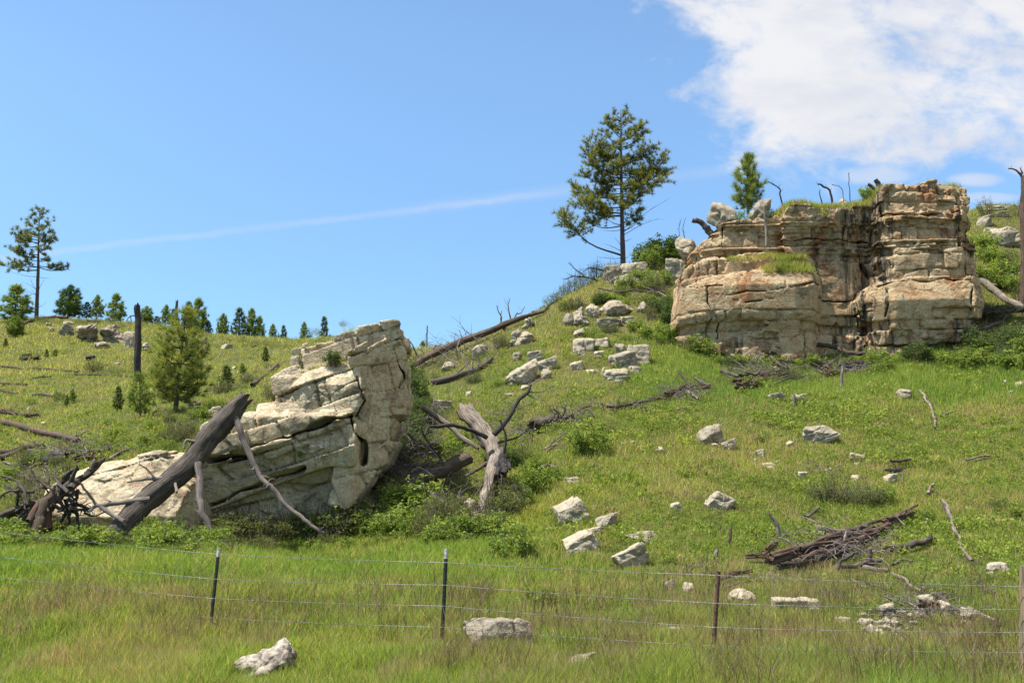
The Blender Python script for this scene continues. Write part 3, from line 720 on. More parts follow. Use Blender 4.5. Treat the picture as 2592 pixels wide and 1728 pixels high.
B5 = lambda x, y: (980 + x / 3.178, 640 + y / 3.178)
BO = [  # U, Vtop, Vbase, width px, shape, material, label, tilt
 (1800,1075,1122,66,'round','boulder_grey','rounded boulder with darker left face, left of the two mid-slope boulders',.1),
 (1847,1111,1136,38,'block','boulder','small pale block just right of the rounded mid-slope boulder',.2),
 (1810,1118,1130,18,'round','boulder','tiny stone tucked under the rounded mid-slope boulder',0),
 (2074,1068,1116,88,'round','boulder','cream boulder rising to the right with green leaves before it, mid slope',.35),
 (2000,1112,1127,18,'round','boulder','small pale stone left of the cream mid-slope boulder',0),
 (1672,1128,1146,24,'round','boulder','small cream stone alone, left of the rounded mid-slope boulder',0),
 (1928,1133,1152,38,'slab','boulder','pale flattish stone below the two mid-slope boulders',.15),
 (1945,1169,1180,48,'slab','boulder','long thin pale stone lying flat beneath the flattish one',.05),
 (2168,1147,1164,36,'block','boulder','pale pointed stone above its thinner twin, right mid slope',-.2),
 (2172,1168,1178,30,'slab','boulder','thin pale stone just below the pointed one, right mid slope',.1),
 (2032,1192,1212,26,'block','boulder','squarish cream stone standing in grass below the cream boulder',0),
 (2104,1180,1190,14,'round','boulder','tiny round stone beside a thin flat one, mid slope',0),
 (2086,1185,1194,24,'slab','boulder','thin flat stone touching a tiny round one, mid slope',0),
 (2165,1202,1218,22,'round','boulder','small round stone above the grey-green bush',0),
 (2256,1198,1220,34,'block','boulder','cream stone under the dark dead branch above the bush',.1),
 (1820,1243,1290,86,'round','boulder','bright white-topped boulder with a notch in its front, alone on the slope',.2),
 (1712,1271,1292,28,'block','boulder','small stone left of the bright notched boulder',.3),
 (1448,1262,1326,72,'block','boulder','pale peaked rock half hidden by shrubs, right of the broken trunk',.5),
 (1538,1300,1332,72,'slab','boulder_grey','flat grey-white rock low in the grass right of the peaked rock',.3),
 (1470,1348,1400,92,'block','boulder','broad pale boulder with a smaller stone perched on its shoulder',.45),
 (1506,1332,1352,36,'block','boulder','smaller stone perched on the shoulder of the broad pale boulder',.3),
 (1628,1346,1370,150,'slab','boulder_grey','long flat grey slab lying across the slope',.08),
 (1602,1372,1434,80,'block','boulder','pale wedge boulder rising to the right, below the long flat slab',.45),
 (1260,1570,1634,168,'block','boulder_grey','large blocky grey boulder behind the lowest wires, right of the middle post',.02),
 (690,1645,1706,152,'rough','pitted','pitted knobbly pale rock in the foreground grass, at the lower left',.05),
 (1460,1655,1690,90,'round','boulder_grey','low rounded boulder at the very front, right of the middle post',0),
 (1588,1600,1616,64,'slab','boulder','flat pale rock left of the rusty post, low in the grass',.05),
 (1634,1596,1608,20,'round','boulder','small stone at the right end of the flat rock by the rusty post',0),
 (1706,1584,1606,58,'slab','boulder_grey','grey flat stone half sunk in grass left of the rusty post',0),
 (1876,1483,1518,76,'round','boulder','rounded pale boulder just right of the rusty post, reddish wood on it',.05),
 (1706,1466,1490,54,'slab','boulder_grey','grey broken stone in a bare patch left of the rusty post',.1),
 (1742,1472,1494,32,'block','boulder','pale stone at the right of the bare patch left of the rusty post',0),
 (2008,1516,1552,104,'block','boulder','flat-topped pale block with a sharp left corner, right of the rusty post',.02),
 (2524,1420,1448,46,'block','boulder','pale wedge stone near the right edge beside the long bleached branch',-.2),
 (2350,1503,1534,38,'block','boulder','topmost pale stone of the rubble patch at the lower right',.2),
 (2388,1520,1542,32,'block','boulder','pale stone beside the topmost one of the rubble patch',-.1),
 (2452,1538,1560,30,'block','boulder','tan stone at the right end of the rubble patch',0),
 (2190,1548,1580,44,'rough','boulder','white rubble stone at the left of the rubble patch',0),
 (2216,1570,1606,54,'rough','boulder','largest white rubble stone, low in the rubble patch',.1),
 (2250,1558,1590,48,'rough','boulder','white rubble stone between the largest one and the reddish wood',0),
 (2132,1560,1582,34,'block','boulder_grey','grey stone left of the white rubble',0),
 (2270,1588,1612,42,'rough','boulder','white rubble stone at the lower right of the rubble patch',.1),
 (2284,1612,1634,34,'rough','boulder_grey','lowest grey stone of the rubble patch',0),
 (2245,1526,1544,34,'block','boulder_grey','grey stone above the white rubble, among twigs',.1),
 (1966,992,1014,46,'block','boulder','pale stone under the dark deadwood below the butte',.1),
 (2022,996,1022,38,'block','boulder','pale stone right of the stone under the deadwood below the butte',.1),
 (2291,980,1010,42,'slab','boulder_grey','grey-white flat stone at the right, below the butte pillar',-.2),
 (2582,964,978,30,'slab','boulder','white flat stone at the right edge below the butte',-.2),
 (2543,961,973,18,'slab','boulder','small white stone left of the flat one at the right edge',0),
 (2560,985,996,12,'round','boulder','tiny white stone below the flat one at the right edge',0),
 (1331,835,869,42,'round','boulder_grey','rounded grey boulder at the foot of the knobbly rock under the ridge log',.1),
 (1342,783,832,54,'rough','boulder','knobbly pale rock holding up the high end of the ridge log',.3),
 (1310,822,872,42,'rough','boulder','reddish-cream rough rock directly below the ridge log',.4),
 (1217,868,898,46,'round','boulder','rounded pale boulder under the middle of the ridge log',.1),
 (1137,914,936,36,'round','boulder_grey','small grey boulder under the low end of the ridge log',0),
 (1314,920,974,108,'round','boulder','long cream boulder like a whale back, rising to the right',.42),
 (1385,903,934,50,'block','boulder','cream block just above right of the long whale-back boulder',.1),
 (1381,930,958,34,'round','boulder','round boulder squeezed between whale-back boulder and grass',0),
 (1357,881,918,38,'block','boulder','upright pale block above the whale-back boulder',.4),
 (1309,890,910,26,'block','boulder_grey','small grey block beside the bleached stub above the whale-back boulder',0),
 (1329,972,986,24,'round','boulder','small round stone below the whale-back boulder',0),
 (1459,912,936,32,'block','boulder','pale stone alone between the two boulder clusters',.1),
 (1441,788,822,30,'round','boulder_grey','grey round boulder at the left end of the upper boulder row',0),
 (1470,775,824,42,'rough','boulder_grey','furrowed tan boulder second in the upper boulder row',.1),
 (1503,766,804,36,'round','boulder','pale boulder between the furrowed one and the big dark one',.3),
 (1558,757,798,92,'round','boulder_grey','big dark lichen-grey boulder in the upper row under a dead branch',.05),
 (1628,760,792,34,'round','boulder_grey','dark rounded boulder right of the big lichen-grey one',0),
 (1541,799,828,60,'block','boulder_grey','flat-topped block directly below the big lichen-grey boulder',.02),
 (1588,797,819,36,'block','boulder','small pale block right of the flat-topped block',0),
 (1478,828,850,60,'slab','boulder_grey','flat grey broken slab between the upper row and lower cluster',.2),
 (1464,855,890,30,'block','boulder','tan block at the upper left of the lower cluster',0),
 (1490,852,884,34,'block','boulder','square cream block, second in the top row of the lower cluster',0),
 (1522,852,877,46,'block','boulder','cream block, third in the top row of the lower cluster',.1),
 (1512,884,907,60,'slab','boulder','pale slab beneath the square cream blocks of the lower cluster',.1),
 (1467,882,899,36,'slab','boulder','tilted slab at the lower left of the square cream blocks',.4),
 (1573,864,893,32,'round','boulder_grey','grey-white boulder behind the two big blocks of the lower cluster',0),
 (1616,871,921,62,'block','boulder','biggest tan block at the right end of the lower cluster',-.1),
 (1577,889,928,60,'block','boulder_grey','grey block leaning on the biggest tan block of the lower cluster',.25),
 (1532,925,946,38,'slab','boulder','tan tilted slab at the bottom left of the lower cluster',.3),
 (1562,930,964,64,'block','boulder','pale cracked block at the very bottom of the lower cluster',.05),
 (1606,922,943,32,'block','boulder','small cream cube under the biggest tan block',0),
 (1500,933,945,34,'slab','boulder','thin pale slab left of the pale cracked block',.05),
 (1554,667,716,42,'block','boulder_grey','tan block at the left under the tall ridge pine',.3),
 (1604,661,702,68,'block','boulder','cracked flat-topped block right under the tall ridge pine trunk',.1),
 (1586,694,724,70,'round','boulder','rounded pale boulder below the cracked block under the ridge pine',.2),
 (1708,650,710,48,'block','boulder','upright pale block between ridge pine and butte',-.1),
 (2493,540,570,58,'slab','boulder_grey','grey slab at the upper right behind the butte pillar',.3),
 (2538,566,622,82,'block','boulder_grey','broad layered rock at the upper right behind the butte pillar',.05),
 (2520,515,534,90,'slab','boulder_grey','flat grey ledge rock on the skyline right of the butte',.03),
 (2534,534,548,34,'block','boulder','pale block under the skyline ledge right of the butte',0),
 (2520,578,600,30,'block','boulder','pale stone beside the broad layered rock right of the butte',0),
 (168,820,848,37,'rough','boulder_grey','leftmost rock of the far left hillside outcrop',.1),
 (222,816,864,81,'rough','boulder_grey','grey furrowed rock, second in the far left hillside outcrop',-.15),
 (284,828,866,79,'rough','boulder_grey','pale streaked rock at the upper right of the far left outcrop',-.15),
 (256,848,883,135,'rough','boulder_grey','wide low rock at the base of the far left outcrop',-.12),
 (331,836,878,30,'block','boulder','upright pale rock at the right end of the far left outcrop',.1),
 (370,860,886,24,'rough','boulder','white rough stone just right of the dark snag',0),
 (131,828,840,18,'round','boulder_grey','small dark stone left of the far left outcrop',0),
 (171,812,822,34,'slab','boulder_grey','thin flat rock on top of the far left outcrop',0),
 (293,819,831,26,'round','boulder_grey','small rock on top of the far left outcrop toward the snag',0),
 (120,815,824,28,'slab','boulder','thin pale stone beneath the log on the far left crest',0),
 (510,856,869,28,'block','boulder','white stone on the far hill right behind the yellow-green pine',0),
 (575,867,882,40,'slab','boulder','pale flat boulder on the far hill right of the pine',0),
 (298,916,925,20,'slab','boulder','small white stone in the left field right of the dark stump',0),
 (596,925,933,16,'slab','boulder','small white stone in the left field before the leaning outcrop',0),
 (491,1008,1032,34,'round','boulder','tan stone behind the leaning log, right of the pine trunk',.2),
 (547,1028,1052,34,'block','boulder','pale angular stone above the top of the tilted outcrop ledge',.4),
 (73,1029,1038,14,'round','boulder','small white stone high in the left field',0),
 (110,1066,1075,16,'round','boulder','small white stone lower in the left field',0),
 (476,1376,1398,42,'slab','boulder','pale wedge stone in the shrubs left of the leaning fence post',.4),
 (1077,1006,1024,36,'slab','boulder','pale flat stone at the right shoulder of the leaning outcrop',-.1),
 (1120,1011,1034,50,'block','boulder','pale broken block above the broken trunk',-.05),
 (1188,989,1000,22,'slab','boulder','small pale slab above the top of the broken trunk',.1),
 (1289,994,1004,26,'slab','boulder','small pale slab right of the one above the broken trunk',.05),
 (1451,1206,1217,40,'slab','boulder','thin white stone in grass right of the broken trunk hollow',.05),
 (1185,1262,1290,44,'rough','boulder','pale stone half hidden in twigs left of the lower trunk piece',.1),
]
for b in BO: boulder(*b[:7], rot=b[7], lay=0.03 if b[4] in ('slab', 'block') else 0.0, rough=1.8 if b[4] == 'rough' else 1.0)

def bvh(o):
    me = o.data; v = np.empty(len(me.vertices) * 3, np.float32); me.vertices.foreach_get('co', v)
    lp = np.empty(len(me.loops), np.int32); me.loops.foreach_get('vertex_index', lp)
    v = v.reshape(-1, 3) + np.array(o.location)
    return BVHTree.FromPolygons([tuple(map(float, q)) for q in v], lp.reshape(-1, 4).tolist())
T_LEAN, T_BUTTE = bvh(lean), bvh(butte)


def rock_hit(T, U, V):
    r = Vector(ray(U, V)).normalized(); c, n, i, d = T.ray_cast(Vector((0, 0, EYE)), r)
    return (np.array(c), np.array(n)) if c else (None, None)


def down_hit(T, x, y, z0=40):
    c, n, i, d = T.ray_cast(Vector((x, y, z0)), Vector((0, 0, -1)))
    return (np.array(c), np.array(n)) if c else (None, None)

for U, Vt, Vb, w, sh, mt, lb, ro, dd in [
    (1837, 500, 572, 84, 'rough', 'boulder_grey', 'large knobbly boulder perched at the left end of the butte top', .35, 41.9),
    (1928, 482, 536, 54, 'rough', 'boulder_grey', 'round knob boulder on the butte top beside the young pine', 0, 41.7),
    (2138, 495, 520, 44, 'round', 'boulder', 'smooth pale boulder on the butte top near the middle', .1, 43.2),
    (1740, 592, 655, 46, 'rough', 'boulder_grey', 'knobbly boulder against the left end of the butte', .3, 43.6)]:
    p_ = at(U, Vb, dd); q_, _n = down_hit(T_BUTTE, p_[0], p_[1] + .3)
    if q_ is not None and q_[2] < p_[2] + .3: Vb = Vb + (p_[2] - q_[2]) * F / dd + 6
    boulder(U, Vt, Vb, w, sh, mt, lb, rot=ro, on=dd, rough=0.9, level=5, grow=1.2)

# unnamed little stones in the turf of the right slope
rs = random.Random(5)
protos = [boulder_mesh('stone', 1, .8, .55, s_, M['boulder'], 900 + i, 3) for i, s_ in enumerate(('round', 'block', 'slab', 'block'))]
for o in protos: tag(o, 'small pale stone lying loose in the turf of the right-hand slope', 'stone', 'small loose stones on the right-hand slope')
cnt = 0
while cnt < 62:
    U, V = rs.uniform(1430, 2590), rs.uniform(960, 1540)
    if V < 1010 and U < 2250: continue
    g = hit(U, V); px = rs.choice((6, 8, 8, 10, 12, 15)); s_ = px * g[1] / F
    o = protos[cnt] if cnt < 4 else dup(protos[cnt % 4], (0, 0, 0))
    o.location = [float(g[0]), float(g[1]), float(g[2] + s_ * 0.12)]; o.scale = (s_, s_, s_); o.rotation_euler = (rs.uniform(-.2, .2), rs.uniform(-.3, .3), rs.uniform(0, 6.3)); cnt += 1

for i in range(34):
    U, V = rs.gauss(2235, 65), rs.gauss(1585, 24)
    if U > 2560 or V > 1640: continue
    g = hit(U, V); s_ = rs.choice((10, 12, 14, 18, 22)) * g[1] / F
    o = dup(protos[i % 4], (g[0], g[1], g[2] + s_ * .2 + .05), rs.uniform(0, 6.3), (s_, s_, s_), 'small white chip of broken rock in the rubble patch at the lower right', 'small chips in the rubble patch', tilt=(rs.uniform(-.3, .3), rs.uniform(-.3, .3))); FOOT.append((g[0], g[1], .22))

# ------------------------------------------------------------------ dead wood
def zoom(kind):
    return {2: lambda x, y: (x / 3.267, 940 + y / 3.267), 1: lambda x, y: (x / 3.267, 480 + y / 3.267), 3: cv3, 4: lambda x, y: (1000 + x / 3.136, 900 + y / 3.136),
            5: B5, 6: lambda x, y: (1500 + x / 2.154, 860 + y / 2.154), 7: lambda x, y: (1350 + x / 1.894, 1240 + y / 1.894), 'b': cvb,
            'p': lambda x, y: (1380 + x / 3.2, 250 + y / 3.2), 0: lambda x, y: (x, y)}[kind]


def pts3(z, pts, Ds):
    c = zoom(z); n = len(pts); Ds = np.interp(np.linspace(0, 1, n), np.linspace(0, 1, len(Ds)), Ds)
    return np.array([at(*c(*p), d) for p, d in zip(pts, Ds)])


def limb(g, P, r0, r1, seed, sides=7, twigs=0, tl=0.4, rough=0.12, crook=0.05, jag=0.02):
    """crooked dead limb with short side twigs"""
    n = max(8, len(P) * 5); S = spline(P, n); L = np.linalg.norm(P[-1] - P[0]); crook = crook * min(1, 3.2 / len(P))
    q = np.stack([np.arange(n) * 0.5, np.zeros(n), np.full(n, seed * 3.1)], -1)
    env = np.sin(np.linspace(0, 1, n) * math.pi)[:, None]
    S = S + np.stack([vn(q, 0.9, seed, False), vn(q, 0.9, seed + 1, False), vn(q, 0.9, seed + 2, False)], -1) * env * crook * L * 0.5 + np.stack([vn(q, 2.3, seed, False), vn(q, 2.3, seed + 1, False), vn(q, 2.3, seed + 2, False)], -1) * r0 * 0.25
    tube(g, S, np.linspace(r0, r1, n) * (1 + 0.12 * vn(q, 2.1, seed + 3)), sides, rough, 0.3, seed, jag=jag)
    r = random.Random(seed)
    for k in range(twigs):
        i = r.randrange(n // 4, n - 1); d = S[min(i + 1, n - 1)] - S[i - 1]; d = d / (np.linalg.norm(d) + 1e-9)
        e = np.array([r.uniform(-1, 1), r.uniform(-.6, .4), r.uniform(-.4, 1)]); e = e / np.linalg.norm(e) + d * 0.7; e /= np.linalg.norm(e)
        ln = tl * r.uniform(.3, 1); rr = (r0 + (r1 - r0) * i / n) * 0.42
        b = S[i] + e * ln * 0.55 + np.array([r.uniform(-.1, .1) * ln, 0, r.uniform(-.1, .15) * ln])
        tube(g, spline([S[i], b, S[i] + e * ln + np.array([0, 0, r.uniform(-.2, .3) * ln])], 6), np.linspace(rr, rr * 0.3, 6), 5, 0, 0, seed + k)
    return S


def wood(name, label, cat, trunk, branches=(), mat='wood_grey', bmat='branch', group=None, seed=0, jag=0.25, sides=20, rough=0.28, knots=0.5):
    """trunk: (P, radii); branches: (P, r0, r1, twigs, twig length[, mat])"""
    P, R = trunk; n = 34 if sides > 12 else 16; S = spline(P, n); Rr = np.interp(np.linspace(0, 1, n), np.linspace(0, 1, len(R)), R)
    q = np.stack([np.linspace(0, 1, n) * 6, np.zeros(n), np.full(n, seed * 1.3)], -1)
    S = S + np.stack([vn(q, 0.8, seed), vn(q, 0.8, seed + 1), vn(q, 0.8, seed + 2)], -1) * Rr.mean() * 0.35
    g = Geo(); tube(g, S, Rr, sides, rough, knots, seed, jag=jag * Rr.mean() * 4)
    org = S[0].copy()
    if not branches:
        o = g.build(name, M[mat], None, True, origin=org); o.location = org; return tag(o, label, cat, group)
    root = empty(name, org, label, cat, group)
    g.build('trunk', M[mat], root, True, origin=org)
    for i, b in enumerate(branches):
        g = Geo(); limb(g, b[0], b[1], b[2], seed * 7 + i, 8, b[3], b[4], crook=.03)
        g.build('branch', M[b[5] if len(b) > 5 else bmat], root, True, origin=org)
    return root

P2 = lambda pts, *D: pts3(2, pts, D)
px22 = 22 / F
# the big grey log leaning on the outcrop
g_root = wood('leaning_log', 'thick grey weathered log leaning steeply against the pale outcrop, long branches hanging', 'log',
  (P2([(985, 1335), (1180, 1100), (1500, 810), (1720, 590), (1880, 390), (1975, 235)], 21.5, 21.8, 22.1, 22.4, 22.65, 22.75), np.array([22, 24, 27, 28, 26, 19]) * px22),
  [(np.vstack([P2([(1940, 380), (1985, 480)], 22.6, 22.45), pts3(0, [(623, 1131), (655, 1201), (692, 1238), (725, 1278), (766, 1311), (817, 1350)], (22.4, 21.9))]), 9.5 * px22, 4 * px22, 12, .25),
   (P2([(1640, 760), (1655, 900), (1655, 1040), (1685, 1180), (1770, 1370), (1835, 1440), (1800, 1560)], 22.0, 21.6, 21.1), 10 * px22, 5 * px22, 3, .15),
   (P2([(1240, 1050), (1000, 1085), (800, 1108), (735, 1160)], 21.7, 21.4), 8 * px22, 3 * px22, 4, .2),
   (P2([(800, 1105), (700, 970), (650, 905)], 21.5, 21.4), 4 * px22, 2 * px22, 2, .15),
   (P2([(830, 1115), (930, 1180), (1025, 1240)], 21.5, 21.3), 6 * px22, 5 * px22, 0, .15),
   (P2([(1345, 885), (1200, 890), (1050, 915)], 21.9, 21.8), 6 * px22, 2 * px22, 3, .15),
   (P2([(1275, 875), (1215, 805), (1190, 790), (1150, 765)], 21.85, 21.8), 3 * px22, 1.2 * px22, 2, .1),
   (P2([(1690, 605), (1610, 580), (1540, 572), (1522, 630)], 22.3, 22.1), 5 * px22, 3 * px22, 0, .1),
   (P2([(1450, 930), (1462, 995)], 21.75, 21.55), 4 * px22, 3.5 * px22, 0, .1, 'wood_pale')], 'wood_grey', seed=3, jag=.3)
g = Geo()
for i, (a, b, c_, r0) in enumerate([((1890, 420), (1940, 280), (1990, 210), 9), ((1960, 400), (2010, 330), (2058, 262), 8), ((1800, 480), (1900, 330), (1960, 235), 7), ((1930, 330), (1985, 250), (2050, 200), 6)]):
    limb(g, P2([a, b, c_], 22.6 + .04 * i, 22.75), r0 * px22, 1.2 * px22, 60 + i, 7, 0, .1, crook=.02)
g.build('splinters', M['wood_grey'], g_root, True, origin=np.array(g_root.location))

# uprooted root mass at the left
rm = [([(300, 1330), (350, 1150), (450, 1000), (570, 870)], 15, 8), ([(385, 1320), (395, 1130), (470, 1000)], 15, 12), ([(860, 725), (700, 870), (560, 980), (430, 1080)], 6, 12),
      ([(640, 790), (570, 950), (430, 1060)], 4, 10), ([(0, 1190), (120, 1140), (230, 1100), (400, 1095)], 6, 8), ([(0, 1225), (150, 1170), (300, 1150)], 5, 6),
      ([(225, 1100), (180, 960), (100, 890), (5, 860)], 4, 2.5), ([(560, 1050), (640, 1105), (745, 1135)], 6, 3), ([(540, 1060), (565, 1130), (640, 1185), (655, 1280), (685, 1345)], 5, 2.5),
      ([(430, 1100), (520, 1140), (610, 1160)], 4, 3), ([(330, 960), (420, 965), (520, 1010)], 3, 3), ([(240, 1240), (300, 1120), (380, 1040), (520, 900)], 9, 5), ([(130, 1250), (240, 1180), (380, 1120)], 8, 4),
      ([(700, 870), (760, 800), (800, 745)], 5, 8), ([(560, 1000), (480, 900), (440, 820)], 4, 2), ([(480, 1040), (560, 1200), (570, 1290)], 4, 2), ([(390, 1100), (330, 1210), (220, 1290)], 7, 3),
      ([(590, 960), (640, 900), (720, 860)], 9, 4), ([(350, 1110), (250, 1150), (160, 1240)], 7, 3), ([(500, 960), (540, 860), (650, 795)], 8, 5)]
org = at(100, 1345, 22); root = empty('uprooted_stump', org, 'tangled uprooted stump with bare twisted roots before the tilted boulder', 'stump')
_r2 = random.Random(8)
for _ in range(26):
    x_, y_ = _r2.uniform(150, 720), _r2.uniform(880, 1260); an_ = _r2.uniform(0, 6.28); l_ = _r2.uniform(90, 240); rm.append(([(x_, y_), (x_ + math.cos(an_) * l_ * .5 + _r2.uniform(-30, 30), y_ + math.sin(an_) * l_ * .35 + _r2.uniform(-30, 30)), (x_ + math.cos(an_) * l_, y_ + math.sin(an_) * l_ * .7)], _r2.uniform(2, 5), _r2.uniform(1, 2.5)))
for i, (p, a, b) in enumerate(rm):
    g = Geo(); j = (i * 37 % 11 - 5) * .05
    limb(g, P2(p, 21.55 + j, 21.75 - j * .5), a * px22, b * px22, 200 + i, 10, 5, .22, rough=.35, crook=.12)
    g.build('trunk' if i == 0 else 'root', M['wood_rot' if i in (1, 11) else 'wood_brown' if i in (0, 16, 2) else 'wood_grey'], root, True, origin=org)


def ground_log(z, pts, rpx, label, mat='wood_brown', lift=0.6, name='fallen_log', cat='log', brs=(), group=None, seed=None, twigs=0, r1=None, jag=.3, sides=12):
    """a log or stick lying on the hillside along photo points; brs: (points, r px, r end px, dD)"""
    c = zoom(z); Q = [];
    for p in pts:
        u, v = c(*p); h = hit(u, v); Q.append(h)
    Q = np.array(Q); D = Q[:, 1].mean(); k = D / F; r = rpx * k
    for t_ in np.linspace(0, 1, 9):
        i_ = t_ * (len(Q) - 1); q_ = Q[int(i_)] + (Q[min(int(i_) + 1, len(Q) - 1)] - Q[int(i_)]) * (i_ % 1); FOOT.append((q_[0], q_[1] - r, max(r * 2.2, .16)))
    re = (r1 if r1 is not None else rpx * .75) * k
    Q[:, 2] += r * lift + (.07 if z in (6, 7, 4) else .03)
    seed = seed if seed is not None else int(pts[0][0] * 7 + pts[0][1]) % 9973
    B = []
    for b in brs:
        base = hit(*c(*b[0][0])) if b[0][0][1] > 0 else Q[0]
        Dn = D
        B.append((np.array([at(*c(*p), Dn + (b[3] if len(b) > 3 else 0) * i / max(1, len(b[0]) - 1)) for i, p in enumerate(b[0])]), b[1] * k, b[2] * k, b[4] if len(b) > 4 else 2, 14 * k, *(b[5:6])))
    if twigs and not brs:
        g = Geo()
        if mat in ('wood_rot', 'char') and rpx > 3.4:      # rotten wood: a bundle of split strips
            rr_ = random.Random(seed); L_ = len(Q)
            for q_ in range(6):
                t0, t1 = sorted((rr_.uniform(-.05, .45), rr_.uniform(.5, 1.08))); S_ = spline(Q, 12)
                S_ = S_[int(max(0, t0) * 11):int(min(1, t1) * 11) + 1]
                if len(S_) < 3: continue
                off = np.array([rr_.uniform(-.5, .5), rr_.uniform(-.9, .9), rr_.uniform(-.3, 1.1)]) * r
                limb(g, S_[[0, len(S_) // 2, -1]] + off + np.array([[0, 0, rr_.uniform(-.3, .6) * r], [0, 0, 0], [0, 0, rr_.uniform(-.3, .8) * r]]), r * rr_.uniform(.3, .62), r * rr_.uniform(.12, .4), seed + q_, 6, 3, 26 * k, rough=.55, crook=.08, jag=r * .8)
            r *= .6; re *= .5
        limb(g, Q, r, re, seed, 8, twigs, 22 * k, rough=.3)
        o = g.build(name, M[mat], None, True, origin=Q[0]); o.location = Q[0]; return tag(o, label, cat, group)
    return wood(name, label, cat, (Q, [r, (r + re) / 2, re]), B, mat, 'branch', group, seed, jag, sides)

# the fallen log high on the ridge, propped on the knobbly rock
RD = float(hit(1040, 932)[1])
P5 = lambda pts, *D: pts3(5, pts, D)
k5 = 48 / F
wood('ridge_log', 'long brown fallen trunk propped on rock along the ridge skyline', 'log',
  (P5([(175, 925), (380, 810), (600, 715), (820, 630), (1010, 550), (1250, 470)], RD * .97, 48.5, 49), np.array([5.5, 8, 9, 8, 7, 4]) * k5),
  [(P5([(600, 730), (560, 770), (610, 850), (630, 900), (665, 965)], 48, 47.6), 4 * k5, 2.5 * k5, 3, .4, 'wood_pale'),
   (P5([(1000, 560), (975, 440), (987, 368)], 49, 49), 2.2 * k5, .8 * k5, 3, .5), (P5([(905, 580), (920, 520), (895, 470), (880, 422)], 49, 49), 2.4 * k5, .8 * k5, 3, .4), (P5([(912, 540), (922, 460)], 49, 49), 1.6 * k5, .7 * k5, 1, .3),
   (P5([(1020, 545), (1040, 492), (1075, 485), (1105, 435)], 49, 49), 2.2 * k5, .8 * k5, 2, .4), (P5([(940, 605), (960, 640), (900, 690), (840, 735)], 48.8, 48), 5 * k5, 2.5 * k5, 3, .5, 'wood_brown'),
   (P5([(650, 720), (680, 800), (690, 950)], 48.5, 47.6), 2.5 * k5, 1.5 * k5, 4, .5), (P5([(330, 830), (380, 760), (395, 745)], 48, 48), 3 * k5, 1 * k5, 2, .3), (P5([(620, 720), (600, 670), (580, 620)], 48, 48), 1.5 * k5, .6 * k5, 3, .4),
   (P5([(480, 775), (420, 840), (350, 930)], 48, 47.5), 2.5 * k5, 1.2 * k5, 5, .5)], 'wood_brown', seed=5, jag=.3)
ground_log(5, [(370, 1065), (520, 1035), (640, 985), (740, 945), (830, 885)], 8, 'grey log on the slope below the ridge log, bleached limb rising from it', 'wood_grey', .9, brs=[
    ([(660, 960), (625, 870), (565, 770), (585, 700)], 3, 1.5, .5, 5, 'wood_pale'), ([(680, 950), (685, 860), (692, 780)], 2.5, 1.2, .3, 5), ([(520, 1010), (600, 930), (690, 850)], 2, 1, -.5, 4), ([(720, 940), (740, 870), (700, 800)], 2, 1, 0, 4)])
ground_log(5, [(1170, 455), (1260, 480), (1300, 440), (1385, 390)], 3, 'dark crooked branch at the top end of the ridge log', 'char', 1.5, twigs=6)
ground_log(5, [(1700, 350), (1850, 372), (2050, 372), (2180, 400)], 2.5, 'dead branch lying over the big lichen-grey boulder', 'wood_grey', 9, twigs=9, name='fallen_branch', cat='branch')
ground_log(5, [(2020, 290), (2150, 350), (2280, 400)], 2, 'thin pale branch in the shrubs left of the butte', 'wood_pale', 5, twigs=7, name='fallen_branch', cat='branch')
ground_log(5, [(300, 900), (400, 890), (500, 935)], 2.5, 'pale bent branch under the low end of the ridge log', 'wood_pale', 1, twigs=8, name='fallen_branch', cat='branch')

